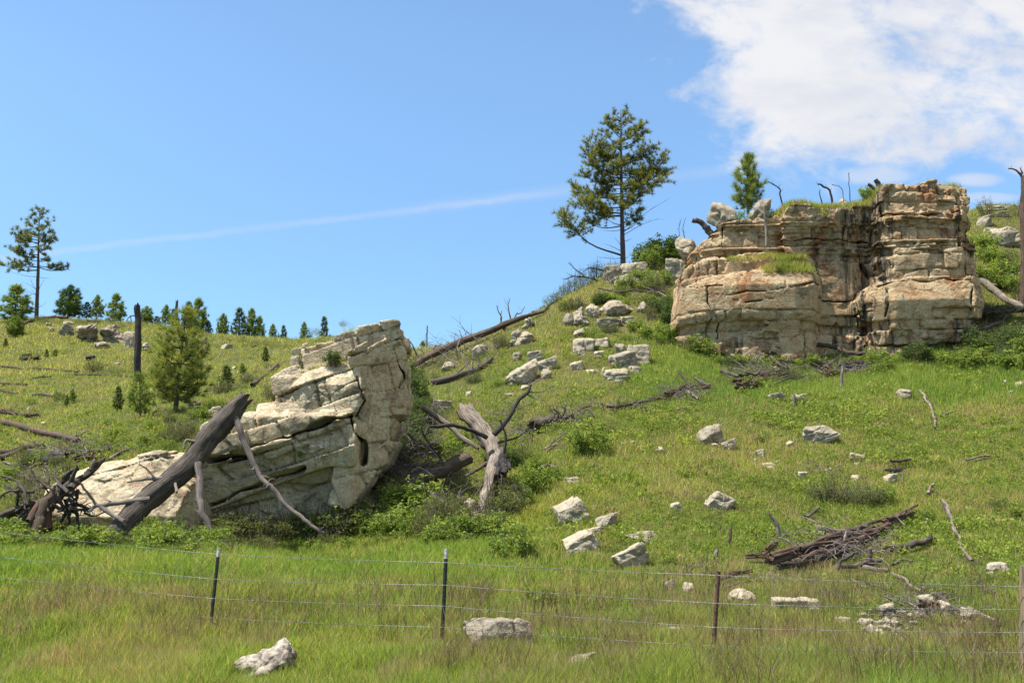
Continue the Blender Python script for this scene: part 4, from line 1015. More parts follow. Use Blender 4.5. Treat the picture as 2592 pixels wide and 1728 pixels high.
# the standing broken trunk in the hollow
P4 = lambda pts, *D: pts3(4, pts, D)
k4 = 25 / F
bt = wood('broken_trunk', 'pale broken tree trunk standing in two pieces over a charred hollow, right of the outcrop', 'dead tree',
  (P4([(560, 445), (660, 540), (745, 690), (800, 800), (835, 850)], 26.6, 25.8, 24.9), np.array([16, 22, 20, 21, 17]) * k4),
  [(P4([(725, 645), (600, 590), (470, 552), (330, 560), (265, 570), (240, 632)], 25.2, 24.2), 6 * k4, 2.5 * k4, 4, .25, 'char'),
   (P4([(785, 625), (900, 500), (970, 370), (1060, 285), (1078, 205)], 25.2, 25.8), 7 * k4, 2.5 * k4, 3, .3, 'char'),
   (P4([(1050, 290), (1150, 285), (1225, 255), (1270, 238)], 25.7, 25.8), 2 * k4, .8 * k4, 4, .3), (P4([(1045, 305), (1100, 335), (1190, 360)], 25.7, 25.6), 1.8 * k4, .7 * k4, 4, .25), (P4([(1078, 230), (1140, 190), (1165, 160)], 25.7, 25.8), 1.5 * k4, .6 * k4, 3, .2),
   (P4([(862, 780), (880, 640), (835, 515)], 25, 25), 4 * k4, 1.8 * k4, 2, .2, 'char'), (P4([(735, 850), (650, 905), (560, 955)], 24.8, 24.3), 6 * k4, 3 * k4, 4, .2, 'wood_grey'),
   (P4([(665, 1255), (570, 1215), (520, 1170), (495, 1140)], 23.6, 23.3), 5 * k4, 2.5 * k4, 4, .25, 'char'), (P4([(735, 1320), (790, 1290), (850, 1280)], 23.4, 23.3), 5 * k4, 2.5 * k4, 1, .2, 'wood_rot'),
   (P4([(700, 1300), (640, 1240), (560, 1330)], 23.4, 23.2), 3 * k4, 2 * k4, 3, .2), (P4([(690, 1420), (740, 1500)], 23.0, 22.8), 4 * k4, 2.5 * k4, 0, .2, 'wood_pale'),
   (P4([(745, 890), (735, 960), (700, 1020), (640, 1100)], 24.5, 24), 3.5 * k4, 2 * k4, 4, .3, 'wood_grey'), (P4([(820, 690), (960, 650), (1040, 600), (1110, 590)], 25.2, 26), 3.2 * k4, 1.5 * k4, 7, .4, 'wood_grey')],
  'wood_pale', seed=9, jag=.35, rough=.55, knots=.9)
org = np.array(bt.location)
g = Geo(); S = P4([(800, 850), (765, 960), (735, 1080), (700, 1200), (700, 1370)], 24.8, 24.0, 23.2); tube(g, spline(S, 30), np.interp(np.linspace(0, 1, 30), [0, .3, .7, 1], np.array([18, 16, 16, 11]) * k4), 20, .42, .7, 31, jag=.3)
g.build('lower_trunk', M['wood_pale'], bt, True, origin=org)
g = Geo()
for i, (a, b, r_) in enumerate([((835, 830), (850, 940), 13), ((790, 860), (800, 950), 9), ((870, 860), (830, 990), 8), ((820, 930), (790, 1120), 7), ((760, 1120), (745, 1260), 8), ((745, 1230), (725, 1400), 8), ((720, 1380), (725, 1460), 7), ((870, 830), (900, 900), 6)]):
    limb(g, P4([a, ((a[0] + b[0]) / 2 + 8, (a[1] + b[1]) / 2), b], 24.75, 24.2) + np.array([0.04, -0.08, 0]), r_ * 1.15 * k4, r_ * .55 * k4, 70 + i, 9, 3, .15, rough=.5, crook=.1, jag=.06)
g.build('charred_hollow', M['char'], bt, True, origin=org)

wood('hollow_log', 'thick brown log lying in the shaded hollow at the right foot of the outcrop', 'log', (P4([(-20, 1110), (200, 985), (400, 895), (580, 825)], 24.6, 25.6), np.array([15, 17, 17, 14]) * k4),
     [(P4([(110, 1020), (250, 1065), (340, 1130), (460, 1235)], 24.3, 23.6), 5 * k4, 3.5 * k4, 4, .3, 'wood_pale'), (P4([(130, 920), (200, 890), (310, 960)], 24.5, 24.5), 2.5 * k4, 1.2 * k4, 4, .2), (P4([(330, 930), (380, 850), (240, 650), (210, 560)], 25, 25.5), 3 * k4, 1.5 * k4, 6, .35, 'char')], 'wood_brown', seed=14, rough=.35)
wood('pale_limb', 'pale smooth limb slanting down toward the broken trunk from the outcrop', 'branch', (P4([(225, 415), (400, 525), (520, 645), (650, 730)], 26.6, 26), np.array([8, 7, 6, 5]) * k4), [(P4([(110, 615), (190, 690), (260, 720), (380, 860)], 25.8, 25.4), 3.5 * k4, 2 * k4, 5, .3, 'branch')], 'wood_pale', seed=17, sides=10)
ground_log(4, [(1100, 610), (1180, 575), (1265, 540)], 15, 'short thick grey log ending in a splayed root ball, mid slope', 'wood_grey', .8, seed=23, sides=20, brs=[
    ([(1265, 560), (1330, 500), (1370, 520)], 6, 3, 0, 6, 'wood_brown'), ([(1270, 520), (1295, 460), (1260, 425)], 5, 2, 0, 5, 'wood_grey'), ([(1270, 545), (1350, 560), (1420, 500)], 6, 3, 0, 5, 'wood_rot'), ([(1270, 530), (1340, 460), (1350, 400)], 4, 2, 0, 6, 'wood_grey'), ([(1280, 560), (1320, 620), (1390, 640)], 5, 2, 0, 5, 'char'),
    ([(1285, 540), (1400, 470), (1400, 540)], 5, 2.5, 0, 6, 'wood_brown')])
for i, (p, r_, mt, lb) in enumerate([([(1190, 770), (1280, 690), (1350, 640)], 2, 'branch', 'thin forked branch in shrubs below the splayed root ball'), ([(1160, 910), (1230, 900), (1290, 930)], 3, 'branch', 'short crooked branch in grass right of the charred hollow'),
                                     ([(1190, 760), (1260, 745), (1330, 730)], 1.6, 'wood_pale', 'thin pale twig beneath the forked branch'), ([(1450, 475), (1500, 445), (1560, 440)], 2.5, 'wood_rot', 'reddish strip of rotten wood right of the root ball'), ([(120, 980), (200, 920), (330, 930)], 2, 'branch', 'thin twig over the thick brown hollow log')]):
    ground_log(4, p, r_, lb, mt, 2, twigs=6, name='fallen_branch', cat='branch', seed=300 + i)

# logs and sticks on the left field
for i, (z, p, r_, mt, lb, tw) in enumerate([
    (2, [(-60, 425), (120, 465), (300, 520), (470, 560), (640, 605)], 7.5, 'wood_rot', 'long reddish-brown log sloping down across the left field edge', 0),
    (2, [(245, 700), (380, 712), (530, 735)], 9, 'wood_grey', 'short thick grey log above the uprooted stump', 0), (2, [(270, 760), (400, 765), (520, 755)], 10, 'char', 'blackened log underneath the short thick grey one', 0),
    (2, [(0, 700), (100, 690), (230, 650), (350, 648)], 8, 'wood_brown', 'brown log at the left edge above the stump', 4), (2, [(0, 745), (60, 720), (180, 670)], 7, 'wood_brown', 'lower brown log at the left edge, crossing another', 3),
    (2, [(360, 672), (600, 690), (900, 670)], 5, 'wood_grey', 'straight grey pole lying right of the short thick log', 0), (2, [(700, 740), (820, 690), (920, 655)], 6, 'wood_brown', 'brown broken limb above the tilted boulder', 6),
    (2, [(900, 740), (980, 700), (1060, 670)], 4, 'wood_pale', 'pale stick on the top edge of the tilted boulder', 3), (2, [(620, 760), (700, 730), (830, 740)], 7, 'wood_rot', 'crumbling rotten wood between the stump and tilted boulder', 8),
    (2, [(0, 112), (110, 118), (220, 122)], 3.5, 'wood_brown', 'thin log at the left edge high in the field', 2), (2, [(0, 168), (120, 190), (150, 190)], 3, 'wood_grey', 'thin grey log at the left edge below the thin brown one', 0),
    (2, [(270, 205), (350, 208), (430, 220)], 3.2, 'wood_grey', 'short grey log in the left field above the reddish log', 0), (2, [(0, 345), (60, 355), (130, 380)], 5, 'wood_rot', 'rotten reddish log chunk at the left edge', 5),
    (2, [(130, 365), (240, 385), (330, 380)], 3.5, 'wood_rot', 'thin rotten strip right of the reddish log chunk', 4), (2, [(600, 560), (650, 540), (720, 500)], 2.5, 'wood_pale', 'pale twiggy branch right of the reddish-brown log', 7),
    (2, [(1400, 470), (1440, 480), (1480, 450)], 4, 'wood_grey', 'splintered grey wood left of the leaning log top', 8), (2, [(30, 765), (80, 775), (110, 780)], 2, 'wood_pale', 'small pale stick at the left below the crossed logs', 0),
    (1, [(0, 1468), (200, 1485), (400, 1495), (640, 1518)], 2.8, 'wood_brown', 'long thin dark log across the middle of the left field', 7), (1, [(620, 1535), (850, 1540), (1110, 1555)], 2.2, 'wood_grey', 'long thin grey log lying left of the snag foot', 5),
    (1, [(190, 1120), (300, 1085), (420, 1070), (560, 1072)], 4.5, 'wood_brown', 'curved log on the crest below the far tall pine', 3), (1, [(170, 1415), (250, 1418), (340, 1415)], 4.5, 'char', 'charred log pieces in the middle of the left field', 5),
    (1, [(190, 1385), (215, 1378), (240, 1380)], 4, 'char', 'small charred chunk above the charred log pieces', 0), (1, [(270, 1565), (340, 1560), (420, 1550)], 2, 'wood_brown', 'short thin stick in the left field below the long dark log', 2), (1, [(720, 1098), (780, 1094), (830, 1100)], 2.5, 'wood_rot', 'reddish log on top of the far left outcrop', 1),
    (1, [(2080, 1310), (2120, 1300), (2150, 1312)], 1.6, 'wood_grey', 'thin stick on the far hill right of the flat boulder', 2),
    (3, [(385, 540), (440, 490), (550, 408)], 4.5, 'wood_brown', 'dark pole slanting against the upper left of the leaning outcrop', 0),
]):
    ground_log(z, p, r_, lb, mt, .9, twigs=tw, seed=400 + i)

# snags
def snag(U, Vt, Vb, r0, r1, mat, label, brs=(), lean_=0, Ut=None, D=None):
    g = hit(U, Vb) if D is None else at(U, Vb, D); D = g[1]; k = D / F; top = at(Ut or U, Vt, D)
    b = [(np.array([at(*p, D) for p in q]), a * k, c_ * k, 2, 12 * k) for q, a, c_ in brs]
    base = g.copy(); base[2] -= .1
    return wood('snag', label, 'dead tree', (np.array([base, (base + top) / 2, top]), [r0 * k, (r0 + r1) / 2 * k, r1 * k]), b, mat, mat, seed=int(U), jag=.5, sides=14)
snag(349, 781, 966, 8.5, 7.5, 'char', 'dark charred snag standing left of the yellow-green pine', [([(344, 799), (330, 800), (320, 812)], 1.6, .8), ([(331, 800), (332, 816)], 1.2, .8)], Ut=347)
snag(447, 764, 830, 4, 3.2, 'wood_grey', 'grey broken snag top on the skyline behind the yellow-green pine', D=86)
snag(1081, 826, 885, 2, 1.3, 'wood_grey', 'thin bare snag on the skyline beside a small dark pine', D=66)
snag(2594, 452, 775, 10, 8.5, 'wood_rot', 'reddish-brown snag at the right edge with one bare branch', [([(2590, 455), (2580, 438), (2568, 429), (2552, 426)], 3.5, 1.5), ([(2588, 440), (2583, 425)], 3, 1)], D=44)
o = ground_log(1, [(728, 1415), (735, 1412), (770, 1412)], 6, 'small dark stump in the left field', 'char', .9, name='stump', cat='stump', jag=.2)

# the wood heap on the right slope and other sticks there
for i, (z, p, r_, mt, lift, lb, tw) in enumerate([
    (7, [(1140, 395), (1290, 345), (1460, 290), (1640, 232), (1840, 140)], 9, 'wood_rot', 1.2, 'longest rotten beam of the wood heap, pointing to its upper right end', 5),
    (7, [(1240, 385), (1420, 325), (1560, 285), (1660, 245)], 9, 'wood_rot', .8, 'dark rotten beam beneath the longest beam of the wood heap', 3),
    (7, [(1280, 350), (1400, 300), (1500, 262), (1600, 236)], 6, 'wood_brown', 3.0, 'brown plank-like beam on top of the wood heap', 2),
    (7, [(1180, 410), (1330, 375), (1480, 340), (1560, 330)], 6, 'char', .8, 'black lowest beam of the wood heap', 2),
    (7, [(1640, 225), (1740, 190), (1820, 160)], 7, 'wood_rot', 1.5, 'crumbling beam at the upper right end of the wood heap', 9),
    (7, [(1368, 232), (1430, 245), (1500, 252)], 4.5, 'wood_pale', 3, 'short pale limb lying across the upper left of the heap', 0),
    (7, [(1440, 238), (1560, 250), (1660, 235)], 3, 'wood_grey', 4, 'thin grey limb across the top of the heap', 2),
    (7, [(1700, 315), (1780, 305), (1850, 290), (1915, 258)], 7, 'wood_grey', .9, 'grey log with frayed end right of the wood heap', 4),
    (7, [(1470, 398), (1570, 385), (1672, 368)], 5, 'wood_grey', .8, 'grey limb at the lower edge of the wood heap', 2),
    (7, [(1595, 400), (1650, 408), (1700, 415)], 4.5, 'wood_pale', .8, 'short pale limb at the lower right corner of the heap', 0),
    (7, [(1730, 382), (1765, 365), (1815, 366)], 3, 'wood_grey', 1, 'hooked grey stick right below the wood heap', 0),
    (7, [(1100, 345), (1140, 310), (1170, 290)], 6, 'wood_rot', 1, 'dark rotten chunk at the left end of the wood heap', 8),
    (7, [(1020, 350), (1100, 345), (1180, 360)], 4, 'wood_rot', .8, 'thin rotten strip trailing left of the wood heap', 9),
    (7, [(1968, 68), (2005, 160), (2030, 240), (2065, 310), (2105, 370)], 5, 'wood_pale', .9, 'long bleached branch running down the slope near the right edge', 4),
    (7, [(1720, 430), (1790, 475), (1860, 515)], 4.5, 'wood_pale', 1, 'bleached limb leading down to the topmost rubble stone', 3),
    (7, [(1930, 540), (2000, 590), (2060, 625)], 6, 'wood_grey', 1.2, 'grey log crossing the lower right rubble', 3), (7, [(2090, 605), (2150, 635), (2215, 668)], 6, 'wood_pale', 1, 'bleached log end at the right of the rubble', 3),
    (7, [(2010, 640), (2100, 655), (2230, 680)], 4.5, 'wood_rot', 1, 'reddish log under the bleached log end', 6), (7, [(1860, 600), (1900, 590), (1950, 620)], 9, 'wood_rot', 1, 'reddish split stump wood in the rubble', 6),
    (7, [(1940, 680), (2050, 690), (2150, 705)], 4, 'wood_rot', 1, 'low rotten strip below the rubble', 5), (7, [(2120, 455), (2170, 490), (2215, 520)], 3, 'wood_grey', 1, 'thin grey stick above the bleached log end', 3),
    (7, [(1120, 700), (1124, 640)], 2.0, 'wood_brown', .5, 'short dark twig left of the flat-topped block', 2) if 0 else (7, [(1530, 455), (1570, 480), (1610, 495)], 2.5, 'wood_pale', 1, 'small forked pale stick below the wood heap', 5),
    (7, [(890, 480), (960, 455), (1050, 440)], 5, 'wood_rot', 2.5, 'reddish wood lying on the rounded boulder by the rusty post', 8), (7, [(2040, 830), (2120, 808), (2210, 840), (2280, 880)], 4, 'wood_grey', .8, 'curved grey branch in the grass at the lower right corner', 4),
    (7, [(1310, 150), (1340, 130), (1370, 105)], 4, 'wood_grey', 1, 'short grey stick above the upright pale stake', 0),
    (6, [(708, 203), (770, 222), (835, 242)], 5, 'wood_grey', 2, 'grey log end poking left from the deadwood under the butte', 0), (6, [(775, 262), (850, 245), (930, 230), (1065, 215)], 9, 'wood_rot', 1, 'thick dark rotten log under the butte', 4),
    (6, [(790, 290), (860, 275), (900, 255)], 8, 'wood_rot', .8, 'reddish crumbling wood below the thick rotten log', 8), (6, [(940, 108), (975, 140), (1010, 172), (1060, 202)], 5, 'wood_brown', 3, 'bare limb slanting down left in front of the butte', 0),
    (6, [(1225, 122), (1265, 160), (1300, 188)], 4.5, 'wood_brown', 2, 'short dark limb beside the bowed limb under the butte', 0), (6, [(1235, 100), (1330, 110), (1400, 148), (1495, 155)], 6, 'wood_brown', 5, 'long bowed dark limb in front of the pillar foot', 3),
    (6, [(1370, 165), (1430, 180), (1520, 170)], 7, 'char', 1, 'charred log beneath the bowed limb', 5), (6, [(1240, 205), (1290, 215), (1360, 200)], 6, 'wood_rot', 1, 'reddish rotten piece left of the bleached upright stick', 6), (6, [(970, 275), (1080, 240), (1210, 200)], 2.5, 'wood_grey', 2, 'thin grey stick slanting between the two deadwood clumps', 5),
    (6, [(405, 335), (500, 300), (640, 285)], 6, 'wood_rot', 1, 'dark rotten log left of the deadwood under the butte', 9), (6, [(490, 288), (530, 315), (575, 342)], 3, 'wood_pale', 2, 'pale stick crossing the dark rotten log', 0),
    (6, [(475, 196), (510, 250), (542, 292)], 2.2, 'char', 3, 'thin black stick standing up from the rotten log', 0), (6, [(565, 240), (600, 262), (640, 280)], 4, 'wood_grey', 2, 'grey stub on the dark rotten log', 0), (6, [(80, 385), (180, 378), (285, 360)], 3.5, 'wood_rot', 1, 'long thin reddish wood trailing down left of the rotten log', 8),
    (6, [(290, 350), (350, 345), (410, 340)], 3.5, 'wood_rot', 1, 'reddish strip joining the rotten log and the trailing wood', 6), (6, [(460, 395), (530, 385), (590, 392)], 2, 'wood_pale', 1, 'thin pale twig below the dark rotten log', 3),
    (6, [(1600, 735), (1650, 740), (1690, 735)], 4, 'char', 1, 'blackened wood above the grey-green bush', 4), (6, [(1630, 705), (1690, 700), (1735, 698)], 4, 'wood_brown', 3, 'split dark limb above the grey-green bush', 4), (6, [(2040, 672), (2120, 655), (2170, 648)], 2.5, 'wood_pale', 1, 'thin white stick at the right side of the slope', 0),
    (6, [(1830, 855), (1845, 825), (1860, 805)], 3, 'wood_pale', 1.2, 'short curved bleached stick right of the grey-green bush', 0), (6, [(1900, 430), (1940, 415), (1975, 405)], 2, 'wood_grey', 1, 'thin twig at the top right of the slope', 2),
    (6, [(1785, 290), (1825, 340), (1860, 400), (1868, 500)], 3.5, 'wood_pale', .8, 'crumbled line of pale wood running down below the pillar', 9),
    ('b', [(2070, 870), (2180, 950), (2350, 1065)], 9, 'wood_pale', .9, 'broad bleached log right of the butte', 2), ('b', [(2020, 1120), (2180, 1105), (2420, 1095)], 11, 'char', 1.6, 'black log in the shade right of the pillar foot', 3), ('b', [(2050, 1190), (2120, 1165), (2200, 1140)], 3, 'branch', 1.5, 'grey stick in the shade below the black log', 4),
]):
    o = ground_log(z, p, r_ * (1.3 if 'heap' in lb else 1.1), lb, mt, lift, twigs=tw, seed=500 + i, name='fallen_log' if r_ > 4.4 else 'stick', cat='log' if r_ > 4.4 else 'stick')

def upright(z, pts, r0, r1, label, mat='wood_pale', dD=0, D=None, tw=0, tl=14, name='stake', cat='stick'):
    c = zoom(z); b = hit(*c(*pts[0])) if D is None else at(*c(*pts[0]), D); D = b[1]; k = D / F
    if z == 'b':
        q_, _n = down_hit(T_BUTTE, b[0], b[1])
        if q_ is not None and abs(q_[2] - b[2]) < 1.2: b[2] = min(b[2], q_[2])
    Q = np.array([b] + [at(*c(*p), D + dD * i / len(pts)) for i, p in enumerate(pts[1:])]); Q[0, 2] -= .08
    g = Geo(); limb(g, Q, r0 * k, r1 * k, int(pts[0][0]), 9, tw, tl * k, rough=.3, crook=.06)
    o = g.build(name, M[mat], None, True, origin=Q[0]); o.location = Q[0]; return tag(o, label, cat)
upright(7, [(1182, 235), (1165, 170), (1135, 115)], 6, 4, 'upright pale stake left of the wood heap')
upright(7, [(1490, 300), (1495, 240), (1503, 198)], 5, 4, 'pale stake standing up from the middle of the heap')
upright(7, [(1614, 378), (1612, 330), (1612, 285)], 8, 6, 'thick grey stub standing at the front of the heap', 'wood_grey')
upright(7, [(1440, 405), (1470, 345), (1530, 308)], 6, 4, 'grey limb rising at the front left of the heap', 'wood_grey')
upright(7, [(1840, 495), (1860, 450), (1882, 405)], 2, 1.2, 'thin dark stick standing right below the heap', 'char')
upright(7, [(872, 345), (878, 310), (880, 285)], 6, 4, 'mottled pale stub left of the heap behind the rusty post')
upright(7, [(928, 270), (945, 215), (948, 172)], 4, 3, 'thin mottled stick above the mottled pale stub', 'wood_brown')
upright(7, [(1870, 180), (1882, 150)], 5, 4, 'small pale stub at the upper right end of the heap')
upright(6, [(1355, 265), (1358, 200), (1366, 140)], 4.5, 3, 'bleached upright stick under the bowed limb')
upright(6, [(1095, 355), (1100, 300)], 5, 3, 'pale stub before the stones below the butte')
upright(6, [(1690, 785), (1692, 725)], 2.5, 1.5, 'small bleached peg under the split dark limb')
upright(6, [(1938, 945), (1920, 910), (1912, 890)], 5, 3, 'bleached stub above the long bleached branch')
upright(4, [(1210, 1415), (1185, 1370)], 4, 3, 'small pale stub low right of the broken trunk')
upright('b', [(672, 610), (668, 520), (662, 450), (655, 378)], 4.5, 2.5, 'bleached dead stem standing on the grassy butte ledge', 'wood_pale', D=40.25, tw=3, tl=10, name='dead_sapling', cat='dead tree')
upright('b', [(1098, 330), (1090, 280), (1040, 232), (1005, 222)], 3, 1.8, 'crooked black branch rising from the middle of the butte top', 'char', D=42.6, tw=3, tl=25, name='dead_branch', cat='branch')
upright('b', [(1225, 315), (1212, 240), (1207, 150)], 1.4, .7, 'thin straight bare twig on the butte top', 'char', D=42.8, tw=4, tl=14, name='dead_branch', cat='branch')
upright('b', [(1170, 310), (1165, 260), (1100, 225)], 1.4, .7, 'fine curved twig left of the straight one on the butte', 'branch', D=42.9, tw=5, tl=14, name='dead_branch', cat='branch')
upright('b', [(1060, 325), (1020, 300), (1020, 260)], 1.8, 1, 'short forked twig at the foot of the crooked black branch', 'char', D=42.5, tw=2, tl=10, name='dead_branch', cat='branch')
upright('b', [(792, 345), (760, 290), (762, 260), (720, 225), (680, 205)], 2.2, 1, 'arched bare branch right of the round knob boulder', 'char', D=42.6, tw=6, tl=22, name='dead_branch', cat='branch')
upright('b', [(1440, 300), (1390, 262), (1335, 222)], 5.5, 4, 'split reddish log end slanting up beside the pillar top', 'wood_rot', D=42.3, name='log_end', cat='log')
upright('b', [(1430, 290), (1410, 240), (1382, 192)], 8, 6, 'thick dark stump end beside the pillar top', 'char', D=42.6, name='log_end', cat='log')
upright('b', [(320, 490), (250, 480), (190, 458)], 9, 6, 'grey log end jutting out left of the knobbly boulder', 'wood_grey', D=42.6, tw=1, name='log_end', cat='log')
for i, (p, lb) in enumerate([([(500, 1505), (400, 1460), (300, 1425), (190, 1330)], 'dead branch reaching left over the ridge below the pine'), ([(310, 1430), (240, 1438), (150, 1465)], 'lower fork of dead twigs left of the ridge pine'), ([(510, 1395), (420, 1375), (350, 1372), (310, 1400)], 'upper fork of dead twigs left of the pine rocks')]):
    upright('p', p, 2.2, .8, lb, 'char', D=52.5, tw=10, tl=26, name='dead_branch', cat='branch')
for i, (U, Vb, Vt, lb) in enumerate([(1722, 610, 555, 'thin bare twig standing left of the butte log end'), (1733, 600, 552, 'taller bare twig nearest the butte log end')]):
    upright(0, [(U, Vb), (U - 4, (Vb + Vt) / 2), (U + 2, Vt)], 1, .5, lb, 'char', D=52, tw=3, tl=16, name='bare_twig', cat='twig')
upright(3, [(1410, 330), (1370, 260), (1320, 220)], 1.6, .9, 'thin curved twig rising right of the outcrop top', 'char', D=40, tw=3, tl=10, name='bare_twig', cat='twig')
o = upright(3, [(1020, 290), (1010, 255), (1000, 222)], 4.5, 4, 'short bleached piece of wood lodged in the outcrop crest', 'wood_pale', D=24.05, name='driftwood', cat='stick')

# ------------------------------------------------------------------ pines
def tuft_template(seed, K=34, width=0.035, spread=1.25):
    r = np.random.default_rng(seed); th = spread * np.sqrt(r.random(K)); ph = r.random(K) * 6.283
    d = np.stack([np.sin(th) * np.cos(ph), np.sin(th) * np.sin(ph), np.cos(th)], -1)
    s_ = np.cross(d, r.normal(size=(K, 3))); s_ /= np.linalg.norm(s_, axis=1)[:, None]
    L = (0.75 + 0.35 * r.random(K))[:, None]; b = np.array([0, 0, 1.0]) * (r.random(K) * 0.45 - 0.25)[:, None]
    v = np.stack([b + s_ * width / 2, b - s_ * width / 2, b + d * L + np.array([0, 0, .12])], 1).reshape(-1, 3)
    return v, np.arange(K * 3).reshape(-1, 3)


def stamp(pos, dirs, size, tmpl, seed=0):
    """copies templates (list of (v,f)) along dirs; returns verts, faces, and the index of the copy per vertex"""
    pos = np.asarray(pos); dirs = np.asarray(dirs); size = np.asarray(size); r = np.random.default_rng(seed)
    Z = dirs / (np.linalg.norm(dirs, axis=1)[:, None] + 1e-9); t = r.normal(size=Z.shape)
    X = np.cross(Z, t); X /= np.linalg.norm(X, axis=1)[:, None] + 1e-9; Y = np.cross(Z, X)
    which = r.integers(len(tmpl), size=len(pos)); vs, fs, ids = [], [], []; off = 0
    for w, (tv, tf) in enumerate(tmpl):
        i = np.where(which == w)[0]
        if not len(i): continue
        v = (pos[i][:, None] + size[i][:, None, None] * (X[i][:, None] * tv[None, :, :1] + Y[i][:, None] * tv[None, :, 1:2] + Z[i][:, None] * tv[None, :, 2:]))
        f = tf[None] + (np.arange(len(i)) * len(tv))[:, None, None] + off
        vs.append(v.reshape(-1, 3)); fs.append(f.reshape(-1, tf.shape[1])); ids.append(np.repeat(i, len(tv))); off += len(i) * len(tv)
    return np.concatenate(vs), np.concatenate(fs), np.concatenate(ids)


class Pine:
    def __init__(s, seed): s.r = random.Random(seed); s.g = Geo(); s.pos = []; s.dir = []; s.sz = []; s.dead = Geo(); s.seed = seed
    def branch(s, a, b, r0, tuft, t0=0.35, sag=0.12, twig=0.3, dens=1.0, dead=False):
        r = s.r; L = np.linalg.norm(b - a); m = (a + b) / 2 + np.array([0, 0, -sag * L]) + np.array([r.uniform(-.06, .06) * L, r.uniform(-.06, .06) * L, 0])
        S = spline([a, m, b], 9); g = s.dead if dead else s.g
        tube(g, S, np.linspace(r0, r0 * .25, 9), 5, 0, 0, r.randrange(99))
        n = max(3, int(L / (tuft * 0.42) * dens))
        for i in range(n):
            t = t0 + (1 - t0) * (i + r.random()) / n; q = S[min(8, int(t * 8))] + (S[min(8, int(t * 8) + 1)] - S[min(8, int(t * 8))]) * (t * 8 % 1 if t < 1 else 0)
            d = (b - a) / (L + 1e-9)
            e = np.array([r.gauss(0, 1), r.gauss(0, 1), r.gauss(.25, .6)]); e = e / np.linalg.norm(e) + d * .5; e[2] += .25; e /= np.linalg.norm(e)
            l = twig * L * r.uniform(.15, 1) * (1.15 - .6 * abs(t - .6))
            l = min(l, tuft * 3.2)
            tip = q + e * l
            if dead:
                if r.random() < .6: tube(g, [q, (q + tip) / 2 + np.array([0, 0, .04 * l]), tip], [r0 * .3, r0 * .2, r0 * .08], 4)
                continue
            tube(g, [q, tip], [r0 * .25, r0 * .12], 3, cap=False)
            for k in range(1 + int(l > tuft * 1.3) + int(l > tuft * 2.3)):
                s.pos.append(tip - e * k * tuft * .8); s.dir.append(e + np.array([0, 0, .35])); s.sz.append(tuft * r.uniform(.75, 1.2))
    def build(s, name, label, group, org, tm, cols, bark='bark'):
        root = empty(name, org, label, 'tree', group)
        s.g.build('trunk', M[bark], root, True, origin=org)
        v, f, ids = stamp(s.pos, s.dir, s.sz, tm, s.seed)
        rr = np.random.default_rng(s.seed); n = len(s.pos); t = rr.random(n)[:, None]; c = np.array(cols[0]) * (1 - t) + np.array(cols[1]) * t
        c = c * (0.8 + 0.4 * rr.random((n, 1)))
        mk('crown', v - org, f.astype(np.int32), M['needle'], root, c[ids])
        if s.dead.v: s.dead.build('dead_branches', M['char'], root, True, origin=org)
        return root

TM_LONG = [tuft_template(i, 40, 0.075, 1.5) for i in range(4)]
TM_SMALL = [tuft_template(10 + i, 26, 0.15, 1.35) for i in range(4)]
TM_YOUNG = [tuft_template(20 + i, 46, 0.05, 1.2) for i in range(4)]
OLIVE = ((0.055, 0.08, 0.02), (0.19, 0.195, 0.042)); DEEP = ((0.06, 0.105, 0.022), (0.17, 0.22, 0.05)); FRESH = ((0.075, 0.115, 0.026), (0.19, 0.215, 0.05))


